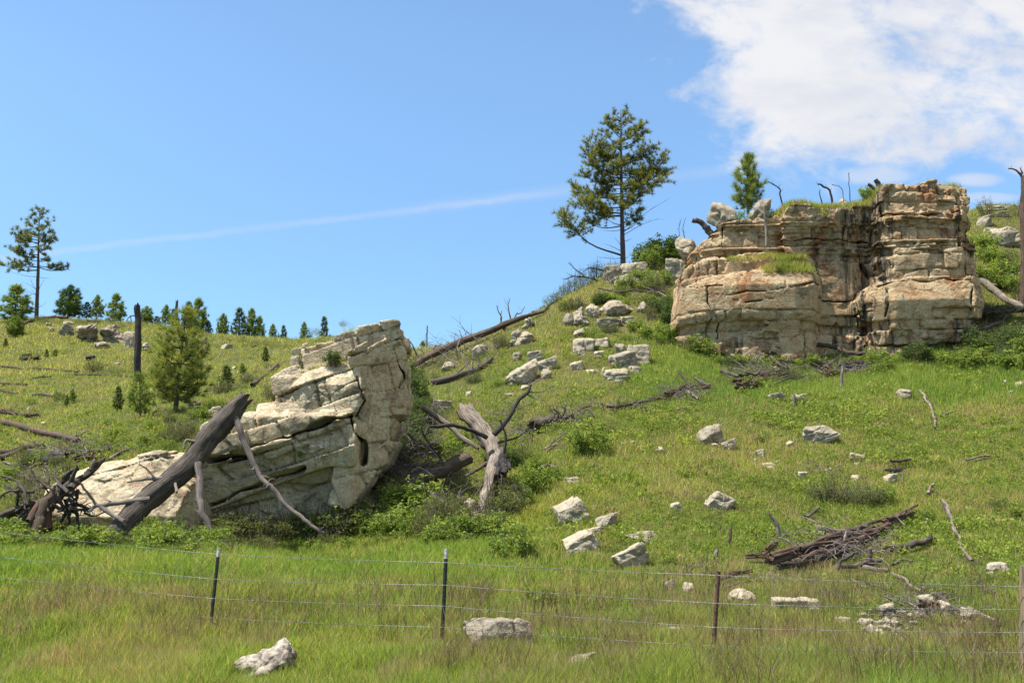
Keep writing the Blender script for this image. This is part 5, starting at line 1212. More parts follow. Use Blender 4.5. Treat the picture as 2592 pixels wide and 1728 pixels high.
def hero_pine(z, base, top, r0, D, brs, dead, tuft, seed, label, cols, tm, fill=0, fillr=(.2, .95), twig=.34, dens=1.0, lean_pts=(), name='pine_tree', t0=.35):
    c = zoom(z); k = D / F; P = Pine(seed); r = P.r
    b = hit(*c(*base)); sc = b[1] / D; D = b[1]; k = D / F
    T = spline(np.array([b - [0, 0, .15]] + [at(*c(*q), D) for q in lean_pts] + [at(*c(*top), D)]), 22)
    H = T[-1, 2] - T[0, 2]; tube(P.g, T, np.interp(np.linspace(0, 1, 22), [0, .1, 1], [r0 * k * 1.15, r0 * k, r0 * k * .1]), 10, .15, .2, seed)
    def on_trunk(zz): i = int(np.clip(np.searchsorted(T[:, 2], zz), 1, 21)); return T[i - 1] + (T[i] - T[i - 1]) * np.clip((zz - T[i - 1, 2]) / (T[i, 2] - T[i - 1, 2] + 1e-9), 0, 1)
    for q in brs:
        ay, tx, ty = q[0], q[1], q[2]; a = on_trunk(at(*c(base[0], ay), D)[2]); e = at(*c(tx, ty), D); e = e + (a - e) * .07; L = np.linalg.norm(e - a)
        e = e + np.array([0, r.uniform(-.35, .35) * L, 0]); P.branch(a, e, r0 * k * (.16 + .08 * L), tuft, q[3] if len(q) > 3 else t0, .10, twig, dens)
    prof = {}
    for i in range(fill):
        f = fillr[0] + (fillr[1] - fillr[0]) * (i + .5) / fill; zz = T[0, 2] + H * f; a = on_trunk(zz); az = i * 2.399 + r.random()
        near = sorted(brs, key=lambda q: abs(at(*c(0, q[0]), D)[2] - zz))[:4]; L = np.mean([abs(q[1] - base[0]) for q in near]) * (at(*c(1, 0), D)[0] - at(*c(0, 0), D)[0]) * .72
        e = a + np.array([math.cos(az) * L * .8, math.sin(az) * L, L * r.uniform(.1, .45)]); P.branch(a, e, r0 * k * .2, tuft, t0, .12, twig, dens)
    for q in dead:
        a = on_trunk(at(*c(base[0], q[0]), D)[2]); e = at(*c(q[1], q[2]), D) + np.array([0, r.uniform(-.3, .3), 0]); L = np.linalg.norm(e - a); P.branch(a, e, r0 * k * .14, tuft, .3, -.05 if q[2] < q[0] - 60 else .05, .3, .5, dead=True)
    return P.build(name, label, None, b, tm, cols)

hero_pine('p', (630, 1325), (612, 85), 6.3, 54,
  [(1270, 95, 945, .62), (1030, 330, 985, .7), (1025, 470, 970, .85), (950, 225, 890, .3), (930, 240, 800, .3), (880, 330, 840, .3), (790, 205, 680, .35), (770, 430, 735, .4), (700, 275, 600, .35), (650, 330, 520, .3), (620, 300, 400, .35), (600, 340, 350, .4), (540, 430, 355, .4), (480, 380, 460, .3), (400, 460, 345, .4), (360, 465, 245, .45), (320, 480, 170, .5), (230, 500, 150, .5), (160, 560, 90, .5),
   (880, 790, 770, .35), (850, 760, 690, .4), (800, 965, 670, .4), (740, 990, 590, .45), (720, 965, 485, .5), (640, 880, 560, .4), (600, 760, 600, .3), (540, 865, 400, .45), (520, 830, 450, .4), (450, 740, 520, .3), (400, 822, 290, .45), (350, 800, 225, .5), (300, 740, 240, .4), (240, 715, 130, .5), (170, 660, 85, .4), (1070, 770, 960, .75), (1050, 690, 1000, .6)],
  [(1090, 980, 830), (1110, 925, 962), (940, 830, 888), (900, 815, 830), (1155, 700, 1135), (1060, 455, 1062), (1290, 415, 1285), (1240, 480, 1165), (1200, 570, 1120), (1300, 680, 1270), (980, 690, 900)],
  0.225, 7, 'tall olive-green pine standing alone on the ridge left of the butte', OLIVE, TM_LONG, fill=32, fillr=(.3, .96), twig=.36, dens=1.3, lean_pts=[(618, 700)])
hero_pine(1, (302, 1050), (328, 150), 4.6, 88,
  [(665, 5, 625, .3), (640, 120, 600, .3), (640, 190, 590, .3), (590, 190, 555, .4), (560, 60, 478, .45), (540, 150, 500, .35), (470, 80, 400, .35), (440, 140, 380, .3), (420, 140, 335, .35), (400, 200, 330, .3), (340, 215, 250, .4), (300, 240, 215, .4), (240, 262, 165, .4), (180, 300, 145, .4),
   (640, 560, 650, .35), (630, 480, 615, .3), (590, 395, 575, .5), (500, 360, 545, .5), (520, 478, 375, .5), (440, 440, 330, .45), (470, 465, 400, .4), (350, 425, 240, .4), (330, 400, 290, .35), (260, 385, 170, .4), (190, 360, 155, .4), (420, 380, 420, .3)],
  [(720, 110, 690), (835, 165, 755), (870, 200, 828), (720, 415, 732), (860, 365, 740), (850, 240, 735), (900, 250, 820), (960, 255, 945), (980, 380, 930), (920, 330, 955)],
  0.34, 8, 'tall slender dark pine at the far left, bare lower trunk against the sky', ((0.06, 0.09, 0.03), (0.16, 0.18, 0.055)), [tuft_template(30 + i, 30, 0.12, 1.5) for i in range(3)], fill=12, fillr=(.5, .96), twig=.30, dens=.85, lean_pts=[(315, 700), (318, 450)])


def profile_pine(U0, Vb, U1, Vt, prof, r0, tuft, nbr, seed, label, cols, tm, up=.55, twig=.4, dens=1.0, D=None, name='pine_tree', group=None, t0=.3):
    """young pine; prof: (V, U left, U right) crown outline from the photograph"""
    b = hit(U0, Vb) if D is None else at(U0, Vb, D); D = b[1]; k = D / F; P = Pine(seed); r = P.r; top = at(U1, Vt, D)
    T = spline([b - np.array([0, 0, .1]), (b + top) / 2 + np.array([r.uniform(-.03, .03), 0, 0]), top - np.array([0, 0, tuft * .4])], 14); tube(P.g, T, np.linspace(r0 * k, r0 * k * .2, 14), 9, .12, .1, seed)
    zs = np.array([at(U0, q[0], D)[2] for q in prof])[::-1]; L_ = np.array([(U0 + (U1 - U0) * (Vb - q[0]) / (Vb - Vt) - q[1]) * k for q in prof])[::-1]; R_ = np.array([(q[2] - U0 - (U1 - U0) * (Vb - q[0]) / (Vb - Vt)) * k for q in prof])[::-1]
    for i in range(nbr):
        f = (i + r.random()) / nbr; tip_z = zs[0] + (zs[-1] - zs[0]) * f; az = i * 2.399 + r.uniform(-.3, .3); cx = math.cos(az)
        l = np.interp(tip_z, zs, R_ if cx > 0 else L_) * r.uniform(.72, 1.0); m = (np.interp(tip_z, zs, R_) + np.interp(tip_z, zs, L_)) / 2 * r.uniform(.75, 1.0)
        hx, hy = cx * l, math.sin(az) * m; LL = math.hypot(hx, hy); az_z = max(T[0, 2] + .12 * (T[-1, 2] - T[0, 2]), tip_z - LL * up)
        j = int(np.clip(np.searchsorted(T[:, 2], az_z), 1, 13)); a = T[j]
        P.branch(a, np.array([a[0] + hx, a[1] + hy, tip_z]), r0 * k * .28, tuft, t0, .12, twig, dens)
    P.pos.append(top - np.array([0, 0, tuft * .3])); P.dir.append(np.array([0, 0, 1.])); P.sz.append(tuft)
    P.pos.append(top - np.array([0, 0, tuft * .9])); P.dir.append(np.array([0.1, 0, 1.])); P.sz.append(tuft)
    return P.build(name, label, group, b, tm, cols)

profile_pine(443, 1042, 472, 781, [(785, 462, 484), (815, 430, 500), (850, 400, 512), (885, 385, 532), (920, 380, 528), (950, 362, 545), (975, 370, 540), (1000, 385, 500), (1018, 400, 470)], 6.5, .27, 74, 41,
             'bushy yellow-green young pine just left of the leaning outcrop', FRESH, TM_YOUNG, up=.5, twig=.36, dens=.85)
profile_pine(356, 1056, 352, 945, [(948, 345, 360), (975, 328, 374), (1000, 322, 385), (1030, 325, 385), (1045, 335, 375)], 2.4, .16, 34, 42, 'small dark green pine at the lower left of the yellow-green pine', DEEP, TM_YOUNG, up=.6, D=None)
profile_pine(1893, 536, 1893, 392, [(394, 1885, 1902), (420, 1868, 1912), (450, 1860, 1930), (480, 1850, 1937), (505, 1852, 1928), (530, 1862, 1915)], 3.4, .30, 44, 43, 'bright young pine with upturned branches growing on the butte top', ((0.06, 0.10, 0.02), (0.17, 0.21, 0.045)), TM_YOUNG, up=1.1, twig=.3, D=43.2)
# skyline pines: a few shapes, then copies scaled to each place
SK = [profile_pine(1296, 1250, 1296, 1150, pr, 2.2, tf, nb, 50 + i, 'x', DEEP if i != 2 else ((0.028, 0.052, 0.018), (0.08, 0.11, 0.03)), TM_SMALL, up=u_, twig=.4, D=88, dens=.9, name='young_pine') for i, (pr, tf, nb, u_) in enumerate([
    ([(1152, 1291, 1301), (1180, 1275, 1316), (1210, 1262, 1330), (1235, 1266, 1327), (1245, 1276, 1318)], .40, 40, .7),
    ([(1152, 1290, 1303), (1170, 1268, 1325), (1200, 1255, 1338), (1235, 1256, 1336), (1246, 1268, 1322)], .42, 46, .6),
    ([(1152, 1292, 1300), (1185, 1278, 1312), (1215, 1272, 1322), (1240, 1276, 1318)], .34, 34, .9),
    ([(1152, 1291, 1301), (1175, 1270, 1310), (1200, 1274, 1335), (1225, 1262, 1322)], .38, 34, .8)])]
for o in SK: o['_w'] = 1
pl = [  # U, Vtop, Vbase, width, shape, label, D
 (37, 723, 800, 76, 0, 'round dark young pine at the far left under the tall slender pine', 84), (37, 800, 853, 46, 1, 'small dark pine below the skyline at the left edge', None), (174, 724, 805, 68, 1, 'broadest young pine on the left skyline, right of the tall slender pine', 88),
 (219, 765, 808, 28, 2, 'small paler pine tucked right of the broadest skyline pine', 88), (244, 748, 812, 38, 3, 'medium pine, second right of the broadest skyline pine', 88), (291, 745, 818, 46, 0, 'dark pine on the skyline just left of the charred snag', 87),
 (369, 776, 822, 40, 1, 'skyline pine just right of the charred snag', 87), (396, 800, 828, 22, 2, 'tiny skyline pine between the snag and the yellow-green pine', 87), (419, 773, 828, 34, 3, 'skyline pine directly left of the grey broken snag top', 87), (438, 782, 828, 24, 2, 'narrow skyline pine at the grey broken snag top', 88),
 (476, 764, 830, 34, 2, 'dark skyline pine peeking over the yellow-green pine', 88), (500, 757, 836, 48, 0, 'taller dark skyline pine right behind the yellow-green pine', 88), (526, 812, 845, 22, 2, 'tiny pale pine right of the taller dark one', 88), (563, 795, 850, 34, 1, 'solitary oval pine on the skyline between two gaps', 88),
 (604, 780, 862, 40, 2, 'left pine of the skyline clump of three', 87), (636, 783, 860, 42, 3, 'middle pine of the skyline clump of three', 88), (656, 802, 862, 30, 0, 'right pine of the skyline clump of three', 88), (690, 822, 868, 30, 3, 'left pine of the small skyline pair', 87), (717, 824, 868, 22, 2, 'right pine of the small skyline pair', 87),
 (769, 817, 880, 30, 3, 'pine showing above the left shoulder of the leaning outcrop', 84), (819, 802, 880, 28, 2, 'pine tip behind bushes on the leaning outcrop crest', 82), (1070, 865, 905, 28, 0, 'small dark pine in the saddle below the ridge log', 66),
 (297, 978, 1042, 26, 2, 'slim sapling in the left field, left of the small dark pine', None), (182, 985, 1020, 20, 3, 'spindly sapling high in the left field', None), (571, 925, 990, 36, 2, 'thin pale sapling right of the yellow-green pine', None), (671, 878, 918, 18, 2, 'tiny sapling on the far hill above the slanting dark pole', None),
 (613, 920, 950, 20, 3, 'tiny sapling right of the thin pale one', None), (139, 884, 904, 16, 1, 'low bushy seedling in the left field near the charred chunks', None), (117, 884, 908, 10, 2, 'twiggy seedling left of the low bushy seedling', None), (13, 856, 880, 12, 2, 'seedling at the left edge below the small dark pine', None), (168, 1000, 1030, 12, 2, 'slender seedling beside the spindly sapling', None)]
for i, (U, Vt, Vb, w, sh, lb, D) in enumerate(pl):
    b = hit(U, Vb) if D is None else at(U, Vb, D)
    if D is not None: b[2] = min(b[2], float(gz(b[0], b[1])) + .1)
    D = b[1]; h = at(U, Vt, D)[2] - b[2]; h0 = at(0, 1150, 88)[2] - at(0, 1250, 88)[2]; ws = w * D / F / ((60, 82, 46, 68)[sh] * 88 / F)
    dup(SK[sh], b, random.Random(i).uniform(-.5, .5), (ws, ws, h / h0), lb, 'young pines on the left hillside and skyline')
for o in SK:
    for c in list(o.children): bpy.data.objects.remove(c)
    bpy.data.objects.remove(o)

# ------------------------------------------------------------------ shrubs
def leaf_template(seed, K=7, size=.22, long=1.3):
    r = np.random.default_rng(seed); V = []
    for _ in range(K):
        c = r.normal(size=3) * .35; c[2] = abs(c[2]) * .8; d = r.normal(size=3); d[2] = abs(d[2]) * .8 + .2; d /= np.linalg.norm(d); s_ = np.cross(d, r.normal(size=3)); s_ /= np.linalg.norm(s_); l = size * r.uniform(.7, 1.2) * long; w = size * .5
        V += [c, c + d * l * .5 + s_ * w, c + d * l, c + d * l * .5 - s_ * w]
    return np.array(V), np.arange(K * 4).reshape(-1, 4)

LT = [leaf_template(i, 9, .34) for i in range(4)]; LT_FINE = [leaf_template(10 + i, 12, .20, 1.8) for i in range(4)]


def make_shrub(seed, style):
    """unit shrub: about 1 m tall and 1.1 m wide"""
    r = random.Random(seed); g = Geo(); pos, dr, sz, cc = [], [], [], []
    ns = {'leafy': 22, 'sage': 46, 'twiggy': 30, 'dark': 30}[style]; wide = {'leafy': .55, 'sage': .62, 'twiggy': .45, 'dark': .5}[style]
    for i in range(ns):
        az = r.uniform(0, 6.283); out = wide * math.sqrt(r.random()); h = (1 - .45 * (out / wide) ** 2) * r.uniform(.65, 1.05)
        a = np.array([math.cos(az) * out * .45, math.sin(az) * out * .45, -.08]); b = np.array([math.cos(az) * out, math.sin(az) * out, h])
        S = spline([a, (a + b) / 2 + np.array([r.uniform(-.08, .08), r.uniform(-.08, .08), .05]), b], 7); tube(g, S, np.linspace(.011, .004, 7), 4, cap=False)
        for k in range({'leafy': 15, 'sage': 12, 'twiggy': 6, 'dark': 14}[style]):
            t = r.uniform(.28 if style != 'twiggy' else .5, 1.03); q = S[min(6, int(t * 6))] + np.array([r.gauss(0, .06), r.gauss(0, .06), r.gauss(0, .04)])
            pos.append(q); dr.append(np.array([r.gauss(0, .5) + math.cos(az) * .4, r.gauss(0, .5) + math.sin(az) * .4, 1])); sz.append(r.uniform(.07, .125) * {'leafy': 1.25, 'sage': .85, 'twiggy': .9, 'dark': 1.1}[style])
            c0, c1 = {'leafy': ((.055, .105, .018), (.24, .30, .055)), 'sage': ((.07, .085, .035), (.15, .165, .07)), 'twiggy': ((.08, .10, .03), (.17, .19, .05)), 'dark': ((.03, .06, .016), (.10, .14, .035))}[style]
            u = min(1, max(0, r.gauss(.5, .3))); cc.append([x + (y - x) * u for x, y in zip(c0, c1)])
        if style == 'twiggy' and r.random() < .8:
            tube(g, [b, b + np.array([r.uniform(-.08, .08), r.uniform(-.08, .08), r.uniform(.1, .35)])], [.006, .002], 4, cap=False)
    v, f, ids = stamp(np.array(pos), np.array(dr), np.array(sz), LT if style in ('leafy', 'dark') else LT_FINE, seed)
    root = empty('shrub', (0, 0, 0), 'x', 'shrub'); g.build('stems', M['stem'], root); mk('foliage', v, f.astype(np.int32), M['leaf'], root, np.array(cc)[ids])
    return root
SH = {st: [make_shrub(600 + 10 * j + i, st) for i in range(3)] for j, st in enumerate(('leafy', 'sage', 'twiggy', 'dark'))}
DESC = {'leafy': 'leafy green shrub', 'sage': 'grey-green fine-leaved bush', 'twiggy': 'thin twiggy shrub', 'dark': 'dark green shrub'}
_rs = random.Random(77)


SPOTS = []
def put_shrub(p, h, w, style, label, group=None):
    SPOTS.append((h * w / p[1] ** 2, np.array(p), _rs.uniform(0, 6.28), w, h, style, label, group, (_rs.uniform(-.12, .12), _rs.uniform(-.12, .12)), _rs.randrange(3)))


def shrub_row(phrase, poly, n, hpx, style, jit=(14, 10), w=1.1, T=None):
    """shrubs along a photo polyline, numbered from the left in their labels"""
    poly = np.array(poly, float); ts = (np.arange(n) + .5) / n; seg = np.concatenate([[0], np.cumsum(np.hypot(*np.diff(poly, axis=0).T))]); seg /= seg[-1]
    spots = sorted((np.interp(t, seg, poly[:, 0]) + _rs.uniform(-jit[0], jit[0]), np.interp(t, seg, poly[:, 1]) + _rs.uniform(-jit[1], jit[1])) for t in ts)
    for i, (U, V) in enumerate(spots):
        if T is not None:
            p, nn = rock_hit(T, U, V)
            if p is None: continue
        else: p = hit(U, V)
        row_style = style; q_ = _rs.random()
        if style == 'leafy': row_style = 'twiggy' if q_ < .24 else 'dark' if q_ < .31 else 'sage' if q_ < .40 else 'leafy'
        h = hpx * _rs.uniform(.55, 1.3) * p[1] / F; o_ = 'rightmost' if i == n - 1 and n > 1 else ORD[i] if i < len(ORD) else None
        pos = f'{o_} in the row' if o_ in ('leftmost', 'rightmost') else f'{o_} from the left'
        put_shrub(p - np.array([0, 0, .05]), h, h * w * _rs.uniform(.8, 1.3), row_style, f'{DESC[row_style]} {phrase}, {pos}' if n > 1 else f'{DESC[row_style]} {phrase}', f'shrubs {phrase}' if n > 1 else None)

for row in [
    ('below the leaning outcrop', [(560, 1368), (760, 1368), (900, 1350), (1000, 1335)], 20, 92, 'leafy', (12, 14), 1.2), ('in front of the tilted boulder', [(10, 1385), (300, 1392), (560, 1385)], 20, 74, 'leafy', (12, 14), 1.2),
    ('at the front edge of the outcrop thicket', [(420, 1408), (700, 1400), (1000, 1385)], 16, 56, 'leafy', (16, 8), 1.3), ('below the uprooted stump', [(-20, 1372), (120, 1378), (260, 1372)], 9, 76, 'leafy', (12, 8), 1.2),
    ('in the thicket left of the broken trunk', [(960, 1310), (1060, 1290), (1150, 1330)], 12, 84, 'leafy', (18, 20), 1.1), ('below the thick hollow log', [(940, 1360), (1060, 1370), (1180, 1372)], 11, 78, 'leafy', (14, 10), 1.2),
    ('just right of the lower trunk piece', [(1235, 1370), (1280, 1300), (1330, 1250)], 10, 84, 'leafy', (14, 14), 1.1), ('right of the charred hollow', [(1260, 1190), (1330, 1180), (1400, 1200)], 8, 52, 'leafy', (18, 30), 1.1),
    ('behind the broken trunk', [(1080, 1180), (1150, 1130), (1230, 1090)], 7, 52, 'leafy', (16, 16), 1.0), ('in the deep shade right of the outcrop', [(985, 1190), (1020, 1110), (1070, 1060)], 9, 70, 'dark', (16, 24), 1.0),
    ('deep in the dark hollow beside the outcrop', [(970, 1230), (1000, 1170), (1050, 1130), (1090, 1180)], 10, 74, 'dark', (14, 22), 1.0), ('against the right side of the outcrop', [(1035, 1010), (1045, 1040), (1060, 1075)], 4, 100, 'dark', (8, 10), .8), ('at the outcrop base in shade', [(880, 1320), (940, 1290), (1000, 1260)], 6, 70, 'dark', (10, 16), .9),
    ('below the ridge log', [(1060, 960), (1180, 915), (1290, 880)], 10, 34, 'sage', (18, 12), 1.2), ('among boulders under the ridge', [(1200, 990), (1330, 940), (1440, 900)], 9, 36, 'leafy', (22, 18), 1.2),
    ('between the boulder clusters', [(1400, 860), (1450, 850), (1560, 850), (1650, 850)], 9, 34, 'leafy', (14, 12), 1.2), ('on the ridge skyline left of the pine', [(1370, 772), (1450, 738), (1550, 690)], 12, 44, 'twiggy', (8, 6), 1.0), ('along the upper boulder row', [(1420, 800), (1530, 770), (1650, 770)], 8, 34, 'leafy', (12, 8), 1.1),
    ('right below the ridge pine rocks', [(1560, 740), (1620, 720), (1680, 740)], 9, 52, 'leafy', (18, 20), 1.2), ('on the crest between pine and butte', [(1625, 680), (1670, 665), (1710, 650)], 8, 72, 'leafy', (10, 12), 1.0), ('at the left foot of the butte', [(1640, 800), (1680, 860), (1780, 900)], 12, 48, 'leafy', (20, 18), 1.2),
    ('left of the butte wall', [(1640, 790), (1690, 780), (1700, 830)], 7, 50, 'dark', (14, 14), 1.1), ('against the butte left end', [(1700, 700), (1715, 660), (1740, 640)], 5, 46, 'leafy', (8, 10), 1.0), ('along the butte front foot', [(1800, 925), (2000, 930), (2180, 932)], 14, 40, 'leafy', (16, 8), 1.3),
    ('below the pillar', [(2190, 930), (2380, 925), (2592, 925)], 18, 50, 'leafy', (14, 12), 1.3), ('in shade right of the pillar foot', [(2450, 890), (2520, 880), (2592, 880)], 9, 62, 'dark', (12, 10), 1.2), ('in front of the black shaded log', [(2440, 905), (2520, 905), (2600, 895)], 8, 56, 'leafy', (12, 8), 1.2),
    ('on the slope right of the pillar', [(2500, 640), (2560, 690), (2590, 760)], 9, 52, 'leafy', (14, 24), 1.1), ('above the bleached log right of the butte', [(2480, 720), (2540, 740), (2590, 720)], 6, 46, 'leafy', (12, 12), 1.1), ('below the bleached log right of the butte', [(2480, 790), (2530, 815), (2580, 800)], 6, 44, 'twiggy', (10, 8), 1.2),
    ('on the skyline right of the butte', [(2470, 545), (2530, 550), (2592, 540)], 7, 44, 'twiggy', (12, 8), .9), ('before the rotten logs below the butte', [(1790, 985), (1900, 975), (2100, 955), (2250, 950)], 12, 34, 'leafy', (18, 10), 1.2), ('around the rotten wood left of the butte heap', [(1650, 1010), (1760, 985), (1860, 950)], 7, 28, 'twiggy', (16, 10), 1.2),
    ('on the left skyline among pines', [(80, 812), (200, 818), (320, 822), (420, 830)], 11, 20, 'sage', (14, 3), 1.6), ('on the far skyline right of the pines', [(480, 845), (600, 866), (740, 882)], 9, 18, 'sage', (14, 3), 1.5), ('in the middle of the left field', [(230, 940), (290, 945), (330, 948)], 4, 30, 'sage', (12, 5), 1.5),
    ('scattered high in the left field', [(60, 880), (200, 905), (330, 870)], 6, 14, 'sage', (30, 18), 1.6), ('in the left field below the pines', [(40, 1010), (160, 1030), (300, 1060)], 8, 26, 'leafy', (24, 20), 1.3), ('around the young pine foot', [(380, 1075), (450, 1060), (560, 1030)], 10, 34, 'leafy', (14, 14), 1.2),
    ('just above the tilted boulder', [(250, 1120), (360, 1110), (460, 1120)], 9, 38, 'leafy', (20, 16), 1.2), ('between boulder and leaning log top', [(415, 1150), (450, 1120), (490, 1090)], 6, 50, 'leafy', (10, 14), 1.0), ('at the left edge above the stump', [(10, 1210), (60, 1190), (120, 1160)], 6, 50, 'leafy', (14, 20), 1.0), ('left of the uprooted stump', [(10, 1310), (50, 1290), (80, 1240)], 4, 70, 'twiggy', (14, 18), .9),
    ('beside the short thick grey log', [(120, 1180), (200, 1190), (300, 1160)], 5, 40, 'twiggy', (16, 14), 1.0), ('behind the upper left of the outcrop', [(560, 1000), (620, 970), (690, 925)], 5, 36, 'sage', (12, 10), 1.2),
    ('around the splayed root ball', [(1440, 1120), (1500, 1080), (1540, 1130)], 4, 40, 'leafy', (14, 14), 1.1), ('between the peaked rock and flat rock', [(1400, 1330), (1440, 1350), (1560, 1330)], 5, 34, 'leafy', (14, 14), 1.2), ('around the rusty post', [(1700, 1440), (1800, 1470), (1900, 1440)], 6, 34, 'leafy', (30, 18), 1.3),
    ('in front of the rubble patch', [(2080, 1610), (2300, 1640), (2480, 1650)], 7, 44, 'leafy', (24, 14), 1.3), ('behind the rubble patch', [(2150, 1480), (2300, 1500), (2450, 1500)], 7, 38, 'sage', (24, 14), 1.3), ('at the upper right end of the wood heap', [(2270, 1370), (2320, 1350), (2350, 1330)], 4, 44, 'leafy', (14, 14), 1.2),
    ('around the foot of the wood heap', [(1960, 1440), (2080, 1460), (2200, 1470)], 6, 30, 'leafy', (22, 10), 1.2), ('at the right edge of the slope', [(2480, 1260), (2550, 1300), (2590, 1330)], 5, 44, 'leafy', (22, 22), 1.2), ('on the upper right slope', [(2300, 1060), (2420, 1090), (2560, 1070)], 8, 24, 'leafy', (28, 24), 1.4),
    ('scattered across the middle of the slope', [(1560, 1200), (1800, 1180), (2100, 1100), (2400, 1180)], 14, 24, 'leafy', (40, 50), 1.4), ('scattered low on the slope', [(1480, 1420), (1640, 1290), (1900, 1330)], 10, 28, 'leafy', (40, 40), 1.3), ('in the meadow between the posts', [(1180, 1500), (1400, 1560), (1700, 1560)], 9, 36, 'leafy', (40, 24), 1.3),
    ('near the lower right corner', [(2450, 1600), (2520, 1620), (2590, 1610)], 4, 60, 'leafy', (16, 16), 1.1),
]: shrub_row(*row[:6], w=row[6])
for U, V, h, w, st, lb in [(1300, 1425, 120, 1.0, 'leafy', 'big bright leafy bush at the right foot of the broken trunk'), (1492, 1150, 100, 1.1, 'leafy', 'big bright bush alone on the slope right of the root ball'), (1365, 1540, 76, 1.3, 'leafy', 'leafy bush in the meadow above the blocky grey boulder'),
                           (2110, 1275, 76, 1.7, 'sage', 'broad grey-green bush in the middle of the right slope'), (2190, 1275, 70, 1.6, 'sage', 'right half of the broad grey-green bush thicket'), (2235, 1270, 64, 1.2, 'leafy', 'bright leafy bush at the right of the grey-green thicket'), (1545, 1100, 40, 1.3, 'twiggy', 'small twiggy bush right of the big bright bush'),
                           (2000, 1545, 46, 1.5, 'sage', 'grey bush growing over the right end of the flat-topped block'), (2110, 1530, 60, 1.5, 'sage', 'grey-green bush between flat-topped block and rubble'), (945, 1260, 90, .7, 'dark', 'small leafy sapling in front of the shaded outcrop corner')]:
    p = hit(U, V); put_shrub(p - np.array([0, 0, .05]), h * p[1] / F, h * p[1] / F * w, st, lb)
for U, V, h, w, st, lb in [(842, 925, 46, 1.2, 'dark', 'dark bush growing on the ledge of the leaning outcrop'), (690, 1015, 54, 1.1, 'sage', 'grey-green bush on the lower left ledge of the outcrop'), (795, 850, 26, 1.6, 'sage', 'yellowish bush behind the outcrop top block'), (905, 925, 30, .8, 'twiggy', 'twiggy plant in a joint of the outcrop face'),
                           (765, 1160, 24, 1, 'leafy', 'small plant in the middle crack of the outcrop'), (953, 918, 20, .8, 'leafy', 'small plant high on the pale right face of the outcrop'), (870, 828, 22, 1.2, 'sage', 'low bush on the outcrop crest'), (1000, 860, 22, 1.2, 'leafy', 'tiny plant at the outcrop upper right edge')]:
    p, nn = rock_hit(T_LEAN, U, V)
    if p is None: p = at(U, V, 24.8)
    put_shrub(p, h * p[1] / F, h * p[1] / F * w, st, lb)
for U, V, h, w, lb in [(2205, 505, 40, 1.3, 'leafy bush on the butte top beside the log ends'), (1960, 560, 26, 1.3, 'low bush beside the round knob boulder'), (1880, 560, 34, 1.3, 'low bush at the foot of the young butte pine'), (2165, 655, 22, 1, 'small plant in the recess of the butte wall')]:
    p, nn = rock_hit(T_BUTTE, U, V)
    if p is None: p = at(U, V, 42.5)
    else: p = p + np.array([0, .3, 0]); q_, _ = down_hit(T_BUTTE, p[0], p[1]); p = q_ if q_ is not None and abs(q_[2] - p[2]) < 1 else p
    put_shrub(p, h * p[1] / F, h * p[1] / F * w, 'leafy', lb)
SPOTS.sort(key=lambda q: -q[0])
for sz_, p, rz, w, h, st, lb, gr, tl, v_ in SPOTS[:290]: dup(SH[st][v_], p, rz, (w, w, h), lb, gr, tilt=tl)
def read(me):
    v = np.empty(len(me.vertices) * 3, np.float32); me.vertices.foreach_get('co', v); c = np.empty(len(me.vertices) * 4, np.float32); me.attributes['col'].data.foreach_get('color', c)
    l_ = np.empty(len(me.loops), np.int32); me.loops.foreach_get('vertex_index', l_); return v.reshape(-1, 3), c.reshape(-1, 4)[:, :3], l_.reshape(-1, 4)
FL = {(st, i): read([c for c in o.children if c.name.startswith('foliage')][0].data) for st in SH for i, o in enumerate(SH[st])}
VV, CC, QQ, off = [], [], [], 0
for sz_, p, rz, w, h, st, lb, gr, tl, v_ in SPOTS[290:]:       # the smallest ones grow together into one undergrowth
    v, c, f = FL[(st, v_)]; f = f[::2]; u = np.unique(f); m_ = np.zeros(len(v), int); m_[u] = np.arange(len(u)); v, c, f = v[u], c[u], m_[f]
    cz, sn = math.cos(rz), math.sin(rz); q = np.stack([(v[:, 0] * cz - v[:, 1] * sn) * w, (v[:, 0] * sn + v[:, 1] * cz) * w, v[:, 2] * h], -1) + p
    VV.append(q); CC.append(c); QQ.append(f + off); off += len(v)
o = mk('undergrowth', np.concatenate(VV), np.concatenate(QQ).astype(np.int32), M['leaf'], None, np.concatenate(CC), kind='stuff'); o['label'] = 'small low shrubs grown together over the hillside'; o['category'] = 'undergrowth'
for l in SH.values():
    for o in l:
        for c in list(o.children): bpy.data.objects.remove(c)
        bpy.data.objects.remove(o)

# ------------------------------------------------------------------ loose twigs: the litter round the dead wood
g = Geo(); rt = random.Random(31)
def litter(U, V, ru, rv, n, ln, r0=.011, rise=.35, lift=.05):
    for i in range(n):
        p = hit(U + rt.gauss(0, ru * .5), V + rt.gauss(0, rv * .5)); az = rt.uniform(0, 6.28); l = ln * rt.uniform(.4, 1.2); d = np.array([math.cos(az), math.sin(az), rt.uniform(-.1, rise)])
        p[2] += lift * rt.random(); m_ = p + d * l * .5 + np.array([rt.uniform(-.1, .1), rt.uniform(-.1, .1), rt.uniform(0, .12)]) * l; e = p + d * l; e[2] = max(e[2], gz(e[0], e[1]) + .02)
        k = r0 * rt.uniform(.5, 1.5); tube(g, spline([p, m_, e], 5), np.linspace(k, k * .35, 5), 4, cap=False, seed=i % 50)
        if rt.random() < .5: tube(g, [m_, m_ + np.array([rt.uniform(-.4, .4), rt.uniform(-.3, .3), rt.uniform(0, .5)]) * l], [k * .6, k * .2], 3, cap=False)
